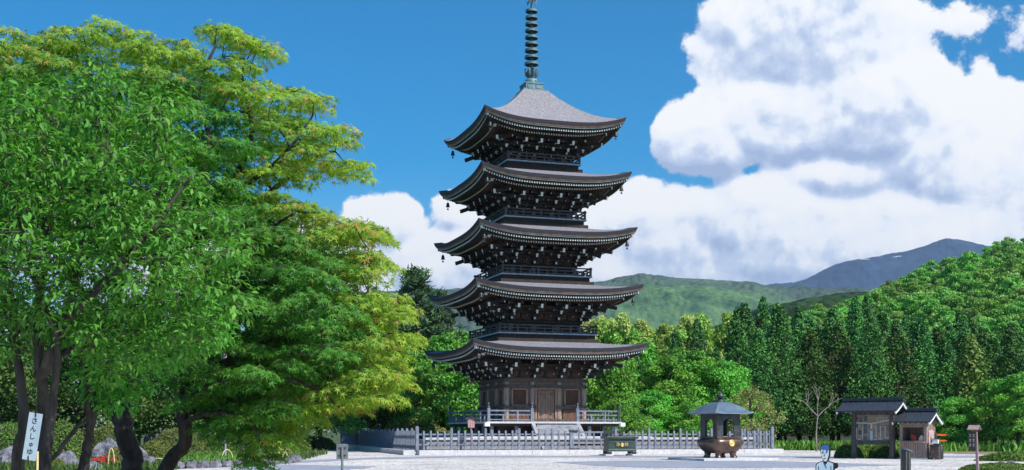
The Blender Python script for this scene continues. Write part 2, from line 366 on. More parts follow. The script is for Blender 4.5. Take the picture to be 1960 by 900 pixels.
def leaf_obj(name, c, d, n, size, col, shape, material, parent=None):
    """one mesh of many leaves: centres c, tip directions d, face normals n, sizes, colours"""
    tv, tf = LEAVES[shape]; tv = np.array(tv); K = len(tv); Nn = len(c)
    d = norm(d); b = norm(np.cross(n, d)); n2 = np.cross(d, b)
    V = c[:, None, :] + size[:, None, None] * (tv[None, :, 0:1] * d[:, None, :] + tv[None, :, 1:2] * b[:, None, :] + tv[None, :, 2:3] * n2[:, None, :])
    V = V.reshape(-1, 3); me = bpy.data.meshes.new(name)
    lens = np.array([len(f) for f in tf]); flat = np.array([i for f in tf for i in f])
    loops = (flat[None, :] + (np.arange(Nn) * K)[:, None]).ravel(); tot = np.tile(lens, Nn); start = np.concatenate([[0], np.cumsum(tot)[:-1]])
    me.vertices.add(len(V)); me.vertices.foreach_set('co', V.astype(np.float32).ravel())
    me.loops.add(len(loops)); me.loops.foreach_set('vertex_index', loops.astype(np.int32))
    me.polygons.add(len(tot)); me.polygons.foreach_set('loop_start', start.astype(np.int32)); me.polygons.foreach_set('loop_total', tot.astype(np.int32))
    me.update(calc_edges=True)
    a = me.attributes.new('leaf', 'FLOAT_COLOR', 'POINT'); cc = np.ones((Nn, 4)); cc[:, :3] = col
    a.data.foreach_set('color', np.repeat(cc, K, axis=0).astype(np.float32).ravel())
    me.materials.append(M[material] if isinstance(material, str) else material)
    o = bpy.data.objects.new(name, me); COL.objects.link(o); o.parent = parent
    return o


def rdir(k): return norm(rng.normal(size=(k, 3)))


def puffs(P, n, size, cols, shape='card', flat=1.0, down=0.0, lo=.55, vary=.25, face_up=.4, nn_=.42):
    """leaf data for puffs P=[(x,y,z,r)]: n leaves on each, near the shell; one hue per puff and a spread per leaf"""
    C = []; Dr = []; Nm = []; S = []; K = []
    cols = np.array(cols)
    for (x, y, z, r) in P:
        u = rdir(n); rr = r * rng.uniform(lo, 1.08, n)[:, None]
        C.append(np.array((x, y, z)) + u * rr * np.array((1, 1, flat)))
        Nm.append(norm(u + rng.normal(size=(n, 3)) * nn_ + np.array((0, 0, face_up)))); dd = rdir(n) + u * .5; dd[:, 2] -= down; Dr.append(dd)
        S.append(size * rng.uniform(.65, 1.35, n)); base = cols[rng.integers(len(cols))]
        alt = cols[rng.integers(len(cols), size=n)]; w = rng.uniform(0, .5, (n, 1))
        K.append((base * (1 - w) + alt * w) * rng.uniform(1 - vary, 1 + vary, (n, 1)))
    return [np.concatenate(q) for q in (C, Dr, Nm, S, K)]


def twig(mb, a, b, r0, r1, n=5, bend=.12, m=0, k=4):
    a = Vector(a); b = Vector(b); d = b - a; L_ = d.length; o = d.orthogonal().normalized() * random.uniform(-bend, bend) * L_ + Vector((0, 0, random.uniform(0, bend) * L_))
    pts = [a + d * (i / k) + o * math.sin(math.pi * i / k) for i in range(k + 1)]
    mb.tube(pts, [r0 + (r1 - r0) * i / k for i in range(k + 1)], n, m); return pts


# ------------------------------------------------------------------ pagoda
TH = R(18.58); PCX, PCY = 1.378, 86.0
A = [6.18, 5.92, 5.61, 5.32, 5.03]                     # roof corner half widths
ZC = [7.42, 11.39, 15.25, 19.03, 22.75]                # roof corner tips
SAG = [.46, .49, .53, .58, .64]
BODY = [2.92, 2.62, 2.35, 2.07, 1.80]
DECK = [4.78, 3.57, 3.27, 2.97, 2.68]; ZD = [2.12, 8.11, 12.09, 16.01, 19.86]


def side_T(k):
    """side k: local x along the side, local -y outward"""
    return rotm(k * math.pi / 2)


def build_pagoda():
    root = empty('pagoda', (PCX, PCY, 0), TH, 'dark five storey wooden pagoda with sweeping tiered roofs and bronze spire', 'pagoda')
    # stone terrace and steps
    b = MB(); b.box((0, 0, .53), (12.4, 12.4, 1.06)); b.build('stone_base', 'stone', root)
    b = MB(); b.box((0, 0, 1.10), (12.7, 12.7, .08)); b.build('base_coping', 'stone_white', root, bevel=.015)
    b = MB()
    for i in range(7): b.box((0, -5.0 - .3 * i, (1.9 - .27 * i) / 2 + .02), (2.9, .34, 1.9 - .27 * i))
    b.build('stairs', 'stone', root)
    for s in (-1, 1):
        b = MB(); b.prism([(-4.85, 2.0), (-4.85, 1.78), (-7.1, .02), (-7.1, .25)], Matrix.Translation((s * 1.6, 0, 0)) @ rotm(math.pi / 2), .25)
        b.build('stair_cheek', 'stone', root)
    # veranda
    b = MB(); d = DECK[0]
    b.box((0, 0, 2.06), (2 * d, 2 * d, .12)); b.build('veranda_floor', 'stone_white', root)
    b = MB(); b.box((0, 0, 1.91), (2 * d - .3, 2 * d - .3, .17)); b.box((0, 0, 1.5), (2 * d - 2.2, 2 * d - 2.2, .72)); b.build('veranda_frame', 'dark_wood', root)
    for k in range(4):
        for i in range(5):
            b = MB(); p = side_T(k) @ Vector((-d + .45 + i * (2 * d - .9) / 5, -d + .45, 0)); b.box((p.x, p.y, 1.48), (.2, .2, .70)); b.box((p.x, p.y, 1.16), (.34, .34, .06))
            b.build('veranda_post', 'grey_wood', root)
    for (x, y) in ((-d, -d), (d, -d)):
        b = MB(); b.box((x * 1.005, y * 1.005, 1.93), (.34, .34, .26)); b.build('beam_cap', 'white', root, bevel=.01)

    def railing(name, half, z0, h, gap, m, posts, kn):
        for k in range(4):
            T = side_T(k); spans = [(-half, half)] if not (gap and k == 0) else [(-half, -gap), (gap, half)]
            for (x0, x1) in spans:
                rb = MB()
                for zz, t in ((h, .09), (h * .62, .07), (h * .18, .07)):
                    e = .12 if (zz == h and not gap) else 0
                    rb.bar(T @ Vector((x0 - e, -half, z0 + zz)), T @ Vector((x1 + e, -half, z0 + zz)), .07, t)
                n = max(2, round((x1 - x0) / kn))
                for i in range(1, n):
                    x = x0 + (x1 - x0) * i / n; p = T @ Vector((x, -half, z0 + h * (.5 if i % 2 == 0 else .31))); rb.box(p, (.10, .10, h * (1.0 if i % 2 == 0 else .62)), k * math.pi / 2)
                ro = rb.build(name, m, root)
                for x in ((x0, x1) if (gap and k == 0) else (x0,)):
                    p = T @ Vector((x, -half, z0)); pb = MB(); hh = h * (1.25 if gap else 1.18); w = .18 if gap else .13
                    pb.box((p.x, p.y, z0 + hh / 2), (w, w, hh), k * math.pi / 2)
                    if gap: pb.lathe([(.10, 0), (.10, .1), (.07, .12), (.10, .2), (.085, .28), (.01, .38)], (p.x, p.y, z0 + hh), 10, 1)
                    pb.build('railing_post', [m, 'bronze_dark'], ro)
    railing('veranda_railing', d - .15, 2.12, .72, 1.62, 'grey_wood', 0, .9)
    # storeys
    for i in range(5):
        a, zc, sag, w = A[i], ZC[i], SAG[i], BODY[i]; ze = zc - sag; zb = ze - .42; zt = zb - 1.50; zd = ZD[i]
        px = [-w + .12, -w / 3, w / 3, w - .12]
        wb = MB(); wb.box((0, 0, (zd + zt + .9) / 2), (2 * w - .3, 2 * w - .3, zt + .9 - zd)); wo = wb.build('storey_wall', 'wall_wood' if i == 0 else 'dark_wood', root)
        for k in range(4):
            T = side_T(k)
            for x in px[:3]:
                pb = MB(); p = T @ Vector((x, -w + .12, 0)); pb.tube([(p.x, p.y, zd), (p.x, p.y, zt)], .19 if i == 0 else .15, 12, caps=False)
                pb.build('pillar', 'pillar_wood' if i == 0 else 'dark_wood', wo)
        bb = MB()
        for k in range(4):
            T = side_T(k)
            for z, t in ([(zt - .1, .24), (zt - .52, .22)] if i == 0 else [(zt - .05, .2), (zd + .30, .15)]):
                bb.bar(T @ Vector((-w - .14, -w + .0, z)), T @ Vector((w + .14, -w + .0, z)), .16, t)
            if i == 0:
                for (x0, x1) in ((-w - .12, -w / 3 + .25), (w / 3 - .25, w + .12)) if True else (): bb.bar(T @ Vector((x0, -w - .03, zd + .98)), T @ Vector((x1, -w - .03, zd + .98)), .2, .2)
                bb.bar(T @ Vector((-w, -w - .02, zd + .09)), T @ Vector((w, -w - .02, zd + .09)), .16, .2)
        bb.build('tie_beam', 'old_wood' if i == 0 else 'dark_wood', wo)
        if i == 0:
            for k in range(4):
                T = side_T(k)
                # door in the middle bay
                fb = MB()
                for x in (-.72, .72): fb.box(T @ Vector((x, -w + .04, zd + 1.2)), (.14, .16, 2.1), k * math.pi / 2)
                for x in (-.5, .5): fb.box(T @ Vector((x * 1.04, -w + .075, zd + 1.16)), (.07, .12, 1.95), k * math.pi / 2)
                fb.box(T @ Vector((0, -w + .05, zd + 2.27)), (1.75, .17, .13), k * math.pi / 2)
                dr = fb.build('door', 'wall_wood', wo)
                for s in (-1, 1):
                    lb = MB(); lb.box(T @ Vector((s * .235, -w + .10, zd + 1.16)), (.44, .07, 1.9), k * math.pi / 2)
                    for z in (.5, 1.9): lb.box(T @ Vector((s * .34, -w + .05, zd + z)), (.2, .03, .06), k * math.pi / 2, 1)
                    for x in (-.12, 0, .12): lb.box(T @ Vector((s * .235 + x, -w + .058, zd + 1.16)), (.02, .025, 1.85), k * math.pi / 2, 2)
                    lb.build('door_leaf', ['wall_wood', 'black_metal', 'old_wood'], dr)
                for s in (-1, 1):
                    gx = s * (w * 2 / 3 - .05); gb = MB()
                    for x in (-.52, .52): gb.box(T @ Vector((gx + x, -w + .05, zd + 1.68)), (.10, .15, 1.2), k * math.pi / 2)
                    for z in (1.12, 2.22): gb.box(T @ Vector((gx, -w + .05, zd + z)), (1.14, .15, .09), k * math.pi / 2)
                    wn = gb.build('window', 'wall_wood', wo); gb = MB()
                    gb.box(T @ Vector((gx, -w + .13, zd + 1.66)), (.98, .03, 1.1), k * math.pi / 2)
                    for j in range(11): gb.box(T @ Vector((gx - .42 + j * .084, -w + .09, zd + 1.66)), (.04, .05, 1.06), k * math.pi / 2)
                    gb.build('window_lattice', 'brown_wood', wn)
                    gb = MB(); gb.box(T @ Vector((gx, -w + .10, zd + .50)), (1.25, .08, .66), k * math.pi / 2); gb.build('lower_panel', 'brown_wood', wo)
        else:
            # balcony: slab, blue edging and railing
            dk = DECK[i]; sb = MB(); sb.box((0, 0, zd - .04), (2 * dk, 2 * dk, .09)); bo = sb.build('balcony_edge', 'blue_edge', root)
            sb = MB(); sb.box((0, 0, zd - .24), (2 * dk - .3, 2 * dk - .3, .30)); sb.box((0, 0, zd - .50), (2 * dk + .16, 2 * dk + .16, .24)); sb.build('balcony_base', 'dark_wood', root)
            railing('balcony_railing', dk - .1, zd, .52, 0, 'bronze_dark' if False else 'old_wood', 0, .62)
            for k in range(4):
                T = side_T(k)
                for x in px: cb = MB(); cb.box(T @ Vector((x, -w - .12, zd + .30)), (.3, .2, .4), k * math.pi / 2); cb.build('post_base', 'grey_wood', wo)
        # roof surface
        rin, zin = (DECK[i + 1] + .02, ZD[i + 1] - .58) if i < 4 else (.92, 25.22)

        def surf(s, t, off=0.0):
            hw = rin + (a - rin) * t
            rise = (1 - t) ** 1.55 if i == 4 else (1 - t) ** 1.15
            z = ze + (zin - ze) * rise + sag * (abs(s) ** 3.2) * t ** 1.7
            return (s * hw, -hw, z + off)
        rb = MB(); ns, ntt = 28, 12
        for k in range(4):
            T = side_T(k); vs = []; fs = []
            for q in range(ntt + 1):
                for j in range(ns + 1): vs.append(T @ Vector(surf(-1 + 2 * j / ns, q / ntt)))
            for q in range(ntt):
                for j in range(ns): x0 = q * (ns + 1) + j; fs.append((x0, x0 + ns + 1, x0 + ns + 2, x0 + 1))
            rb.add(vs, fs, 0, True)
        ro = rb.build('roof', 'roof_top' if i == 4 else 'roof', root)
        # layered edge: bands following the eave curve; (outer inset, z top, z bottom)

        def band(name, o0, o1, z0, z1, m, dep=.5, parent=ro, flare=0):
            g = MB(); n = 28
            for k in range(4):
                T = side_T(k); vs = []
                for j in range(n + 1):
                    s = -1 + 2 * j / n; lift = sag * abs(s) ** 3.2
                    for (r, z) in ((a - o0, z0), (a - o1, z1), (a - o1 - dep, z1 + .02), (a - o0 - dep, z0)): vs.append(T @ Vector((s * r, -r, ze + z + lift)))
                fs = [(4 * j + p, 4 * j + 4 + p, 4 * j + 4 + (p + 1) % 4, 4 * j + (p + 1) % 4) for j in range(n) for p in range(4)]
                g.add(vs, fs, 0)
            return g.build(name, m, parent)
        band('shingle_edge', 0, .06, -.004, -.22, 'roof_edge')
        band('red_board', .09, .10, -.224, -.31, 'red_strip')
        band('eave_moulding', .14, .16, -.314, -.40, 'pale_strip')
        # underside boards
        ub = MB(); n = 24
        for k in range(4):
            T = side_T(k); vs = []
            for j in range(n + 1):
                s = -1 + 2 * j / n; l3 = abs(s) ** 3.2 * sag
                for (r, z, q) in ((a - .2, -.40, 1), (a - 1.2, -.38, .75), (w - .1, .12, .1)): vs.append(T @ Vector((s * r, -r, ze + z + l3 * q)))
            ub.add(vs, [(3 * j + p, 3 * j + 3 + p, 3 * j + 4 + p, 3 * j + 1 + p) for j in range(n) for p in range(2)], 0)
        ub.build('soffit', 'dark_wood', ro)
        # two rows of rafters with white ends
        for row, (o_out, zo, zi, rin_) in enumerate(((.30, -.54, -.50, a - 1.5), (1.02, -.68, -.12, w + .1))):
            g = MB(); sp = .172; nn = int((a - o_out - .15) * 2 / sp)
            for k in range(4):
                T = side_T(k)
                for j in range(nn + 1):
                    x = -(a - o_out - .15) + j * 2 * (a - o_out - .15) / nn; ro_ = a - o_out; s = x / ro_; l3 = sag * abs(s) ** 3.2 * (1 if row == 0 else .72)
                    yi = max(rin_, abs(x) + .02)
                    if yi > ro_ - .1: yi = ro_ - .1
                    f = (ro_ - yi) / (ro_ - rin_); p0 = Vector((x, -ro_, ze + zo + l3)); p1 = Vector((x, -yi, ze + zo + (zi - zo) * f + l3 * (1 - .35 * f)))
                    g.bar(T @ p0, T @ p1, .085, .11, 0)
                    g.bar(T @ (p0 + Vector((0, -.012, 0))), T @ (p0 + Vector((0, .004, 0))), .082, .115, 1)
            tag(g.build('rafters', ['brown_wood' if row else 'dark_wood', 'white'], ro), kind='stuff')
            # board behind the ends: dark fascia each row rests on
            g = MB(); n = 28
            for k in range(4):
                T = side_T(k)
                for j in range(n):
                    P = []
                    for jj in (j, j + 1):
                        s = -1 + 2 * jj / n; r = a - o_out - .10; P.append(T @ Vector((s * r, -r, ze + zo + .02 + sag * abs(s) ** 3.2 * (1 if row == 0 else .72))))
                    g.bar(P[0], P[1], .07, .16)
            g.build('rafter_board', 'dark_wood', ro)
        # hip rafters, corner bells
        for k in range(4):
            T = side_T(k); c = Vector((-(a - .3), -(a - .3), ze + sag - .50)); c2 = Vector((-w, -w, ze - .25))
            g = MB(); mid = Vector((-(a - 1.6), -(a - 1.6), ze + sag * .35 - .58))
            g.bar(T @ c, T @ mid, .2, .26); g.bar(T @ mid, T @ c2, .22, .28)
            q = Vector((-.012, -.012, 0)); g.bar(T @ (c + q * 1.5), T @ (c + q * .5), .2, .26, 1)
            c3 = Vector((-(a - 1.05), -(a - 1.05), ze + sag * .42 - .62)); g.bar(T @ c3, T @ c2, .2, .24)
            g.bar(T @ (c3 + q * 1.5), T @ (c3 + q * .5), .2, .24, 1)
            g.build('hip_rafter', ['dark_wood', 'white'], ro)
            g = MB(); p = T @ Vector((-(a - .55), -(a - .55), 0)); zz = ze + sag - .72
            g.tube([(p.x, p.y, zz), (p.x, p.y, zz - .22)], .012, 6)
            g.lathe([(.03, 0), (.09, -.03), (.11, -.16), (.14, -.30), (.145, -.33), (.10, -.33)], (p.x, p.y, zz - .2), 12)
            g.tube([(p.x, p.y, zz - .5), (p.x, p.y, zz - .62)], .01, 5); g.box((p.x, p.y, zz - .68), (.12, .012, .12))
            g.build('wind_bell', 'black_metal', ro)
        # bracket sets: at each pillar, three stepped arms + slanting tail beam
        g = MB()
        def cluster(T, x, diag=False):
            o = lambda lx, ly, z: T @ Vector((x + lx, -w - ly, z))
            if diag: o = lambda lx, ly, z: T @ Vector((-w - ly * 1.0 + lx, -w - ly * 1.0 - lx, z))
            for q in range(3):
                ly = .48 * (q + 1); z = zt + .16 + .36 * q
                g.bar(o(0, -.1, z), o(0, ly, z), .15, .17)
                g.bar(o(0, ly, z), o(0, ly + .012, z), .13, .15, 1)
                lw = .52 - .02 * q
                g.bar(o(-lw, ly - .14, z + .19), o(lw, ly - .14, z + .19), .14, .15)
                for s in (-1, 1):
                    g.bar(o(s * lw, ly - .14, z + .19), o(s * (lw + .012), ly - .14, z + .19), .12, .13, 1)
                    g.box(o(s * (lw - .1), ly - .14, z + .325), (.2, .2, .12), k_ * math.pi / 2)
                g.box(o(0, ly - .1, z + .16), (.22, .22, .14), k_ * math.pi / 2)
            e0 = o(0, 1.95, zb - .66); e1 = o(0, -.1, zb + .0); g.bar(e0, e1, .16, .24)
            dn = (e0 - e1).normalized() * .014; g.bar(e0 + dn, e0 + dn * .1, .17, .27, 1)
            # small white under-faces of the lowest blocks
            e = o(0, .96, zt + .62); g.box(e, (.16, .16, .10), k_ * math.pi / 2, 1)
        for k_ in range(4):
            T = side_T(k_)
            for x in px: cluster(T, x)
            cluster(T, 0, True)
            for q in range(3):
                r = w + .48 * (q + 1) - .14; z = zt + .55 + .36 * q
                g.bar(T @ Vector((-r, -r, z)), T @ Vector((r, -r, z)), .14, .13)
            # struts between the pillars on the wall
            for x in (-w * .64, 0, w * .64):
                g.box(T @ Vector((x, -w - .02, zt + .30)), (.12, .1, .44), k_ * math.pi / 2); g.box(T @ Vector((x, -w - .02, zt + .12)), (.5, .09, .07), k_ * math.pi / 2)
        g.build('bracket_set', ['dark_wood', 'white'], root)
        g = MB()
        for k in range(4):   # brown infill boards behind the brackets
            T = side_T(k); g.box(T @ Vector((0, -w + .10, zt + .55)), (2 * w - .2, .06, .9), k * math.pi / 2)
            g.box(T @ Vector((0, -w - 1.0, zb + .08)), (2 * w + 1.6, .05, .3), k * math.pi / 2)
        g.build('infill_board', 'brown_wood', root)
    # finial
    g = MB(); g.box((0, 0, 25.26), (1.78, 1.78, .12)); g.box((0, 0, 25.53), (1.28, 1.28, .42))
    for k in range(4):
        T = side_T(k)
        for x in (-.36, .36): g.box(T @ Vector((x * .85, -.66, 25.54)), (.42, .05, .26), k * math.pi / 2)
    g.box((0, 0, 25.78), (1.36, 1.36, .08)); fin = g.build('finial', 'patina', root)
    g = MB(); g.lathe([(.46, 0), (.47, .2), (.44, .34), (.32, .44), (.16, .48)], (0, 0, 25.80), 20); g.lathe([(.30, 0), (.30, .06)], (0, 0, 26.3), 16); g.build('dome', 'patina', fin)
    g = MB(); g.lathe([(.03, 0), (.055, .02), (.055, .05), (.02, .07)], (.16, -.455, 26.0), 10); g.build('gilt_boss', 'gold', fin)
    g = MB(); g.lathe([(.22, 0), (.32, .1), (.38, .3), (.42, .40)], (0, 0, 26.32), 16)
    for j in range(8):
        t = j * math.pi / 4; c, s = math.cos(t), math.sin(t)
        g.tube([(.24 * c, .24 * s, 26.34), (.38 * c, .38 * s, 26.52), (.40 * c, .40 * s, 26.76), (.50 * c, .50 * s, 26.88), (.54 * c, .54 * s, 26.82)], [.05, .12, .11, .06, .02], 6)
    g.build('lotus_crown', 'patina', fin)
    g = MB(); g.tube([(0, 0, 26.3), (0, 0, 33.6)], .085, 10); g.build('mast', 'patina', fin)
    for q in range(9):
        z = 27.18 + q * .464; r = .50 - .009 * q; g = MB()
        g.lathe([(r - .05, .03), (r, .03), (r, .18), (r - .05, .20), (r - .05, .03)], (0, 0, z), 24, smooth=False)
        for j in range(4): g.box((0, 0, z + .07), (2 * r - .05, .05, .10), j * math.pi / 4)
        g.lathe([(.13, -.02), (.15, .1), (.13, .22)], (0, 0, z), 12)
        g.build('ring', 'patina', fin)
    g = MB()
    for j in range(4):
        T = rotm(j * math.pi / 2 + .4)
        g.prism([(.08, 31.5), (.20, 31.85), (.42, 31.5), (.50, 32.0), (.36, 32.2), (.47, 32.45), (.30, 32.7), (.34, 32.95), (.1, 33.2)], T, .04)
    g.build('water_flame', 'patina', fin)
    g = MB(); g.lathe([(.02, 0), (.16, .1), (.2, .22), (.12, .38), (.02, .46)], (0, 0, 33.15), 14); g.lathe([(.02, 0), (.2, .14), (.24, .28), (.14, .46), (.01, .62)], (0, 0, 33.6), 14)
    g.build('jewel', 'patina', fin)
    return root


build_pagoda()


# ------------------------------------------------------------------ fences round the pagoda
FR = R(14)


PK = {}


def fence(name, p0, L_, ang, label, spacing=.43, gate=None, kerb=True, every=5, dens=None):
    root = empty(name, p0, ang, label, 'fence', 'wooden picket fences round the pagoda court')
    if kerb:
        g = MB(); n = int(L_ / 2.2)
        for i in range(n): g.box(((i + .5) * L_ / n, -.35, .15), (L_ / n - .012, 1.0, .30))
        g.build('kerb', 'stone_white', root, bevel=.012)
    zb = .30; g = MB(); n = int(L_ / spacing); idx = [i for i in range(n + 1)]
    for i in idx:
        x = i * L_ / n
        if i % every == 0 or (gate and gate[0] < x < gate[1]): continue
        if 'picket' not in PK:
            h = 1.17; q = MB(); q.box((0, 0, h / 2), (.115, .10, h)); q.box((0, 0, h + .012), (.07, .06, .024)); po = q.build('picket', 'grey_wood', root); PK['picket'] = po.data
        else:
            po = bpy.data.objects.new('picket', PK['picket']); COL.objects.link(po); po.parent = root
        po.location = (x, 0, zb + .03); po.rotation_euler = (random.uniform(-.01, .01), random.uniform(-.012, .012), random.uniform(-.05, .05)); po.scale.z = random.uniform(.975, 1.02)
    g = MB()
    for z in (.34, .98):
        if gate: g.bar((0, .06, zb + z), (gate[0], .06, zb + z), .06, .10); g.bar((gate[1], .06, zb + z), (L_, .06, zb + z), .06, .10)
        else: g.bar((0, .06, zb + z), (L_, .06, zb + z), .06, .10)
    g.build('rail', 'grey_wood', root)
    for i in idx:
        x = i * L_ / n
        if i % every == 0 and not (gate and gate[0] < x < gate[1]):
            e = i in (0, n); h = 1.46 if e else 1.34; w = .19 if e else .15
            g = MB(); g.box((x, .01, zb + h / 2), (w, w, h)); g.box((x, .01, zb + h + .02), (w * .7, w * .7, .04)); g.build('post', 'grey_wood', root, bevel=.01)
    if gate:
        g0, g1 = gate; g = MB()
        for x in (g0, g1): g.box((x, -.04, zb + .66), (.24, .2, 1.32))
        gt = g.build('gate', 'grey_wood', root); g = MB()
        k = int((g1 - g0) / .5)
        for i in range(1, k): g.box((g0 + i * (g1 - g0) / k, -.02, zb + .62), (.10, .07, 1.1))
        for z in (.66, 1.12): g.bar((g0, -.03, zb + z), (g1, -.03, zb + z), .07, .11)
        g.build('gate_leaf', 'grey_wood', gt); g = MB()
        g.box((g0 + .1, -.16, zb + 1.2), (.65, .05, .09)); g.box((g0 + .15, -.17, zb + .04), (.7, .06, .09)); g.box((g1 - .5, -.12, zb + 1.12), (.6, .1, .24)); g.box((g1 + .3, -.16, zb + 1.18), (.5, .05, .09))
        g.build('hinge', 'black_metal', gt)
    return root


c0 = Vector((-5.9, 76.0, 0)); ux = Vector((math.cos(FR), math.sin(FR), 0)); uy = Vector((-math.sin(FR), math.cos(FR), 0))
FL = 24.0; FD = 44
fence('picket_fence', c0, FL, FR, 'silver grey picket fence with gate running in front of the pagoda', gate=(10.0, 13.0))
fence('picket_fence', c0 + uy * FD, FD, FR - math.pi / 2, 'long side picket fence receding behind the maple on the left of the pagoda', spacing=.40)
fence('picket_fence', c0 + ux * FL, FD, FR + math.pi / 2, 'side picket fence seen end on at the right end of the court', spacing=.43)
fence('picket_fence', c0 + uy * FD, FL, FR, 'rear picket fence seen through the front pickets behind the pagoda', spacing=.43, kerb=False)

tr = empty('retaining_wall', c0 + ux * .7 + uy * 1.1, FR, 'low stone terrace wall seen through the front pickets', 'terrace wall')
g = MB(); g.box((FL / 2 - .7, 9, .46), (FL - 1.6, 18, .92)); g.build('wall', 'stone', tr)
g = MB(); n = 14; L_ = FL - 1.5
for i in range(n): g.box(((i + .5) * L_ / n, .14, 1.0), (L_ / n - .015, .5, .15))
g.build('coping', 'stone_white', tr, bevel=.012)
g = MB()
for z in (.62, .28): g.box((L_ / 2, -.012, z), (L_ - .2, .03, .09))
g.build('joint', 'black', tr)
# ------------------------------------------------------------------ offertory box


def offertory():
    x, y, _ = G(1184, 868); y = 74.1; x = (1186 - PX) / F * y
    root = empty('offertory_box', (x, y, .10), R(14), 'dark green metal offertory box with gold characters in front of the fence gate', 'offertory box')
    b = MB(); b.box((0, 0, .55), (1.72, .95, .78)); b.box((0, 0, .22), (1.80, 1.02, .12), m=0); b.build('body', 'box_green', root, bevel=.015)
    b = MB(); b.box((0, 0, 1.0), (2.02, 1.2, .13)); b.box((0, 0, .94), (1.86, 1.06, .06)); 
    for i in range(9): b.box((-.8 + i * .2, 0, 1.085), (.07, 1.0, .05))
    b.build('lid', 'box_green', root, bevel=.012)
    for sx in (-1, 1):
        for sy in (-1, 1):
            b = MB(); b.box((sx * .78, sy * .40, .085), (.24, .22, .17)); b.build('foot', 'black_metal', root, bevel=.02)
            b = MB(); b.box((sx * .84, sy * .44, -.055), (.5, .4, .09)); b.build('foot_stone', 'stone_white', root, bevel=.02)
    b = MB(); b.box((0, -.484, .56), (.92, .02, .34)); b.box((0, -.49, .74), (1.5, .02, .03)); b.build('panel', 'black_metal', root, bevel=.008)
    text('character', '浄', .26, 'gold', root, (-.27, -.502, .565), (R(90), 0, 0)); text('character', '財', .26, 'gold', root, (.27, -.502, .565), (R(90), 0, 0))
    b = MB(); b.lathe([(.11, 0), (.11, .02), (.085, .03), (.08, .02), (.05, .035), (.01, .035)], (0, 0, 0), 16); e = b.build('emblem', 'gold', root, (0, -.495, .56)); e.rotation_euler = (R(90), 0, 0)
    # pair of low bollard stones either side
    return root


offertory()

# ------------------------------------------------------------------ incense burner


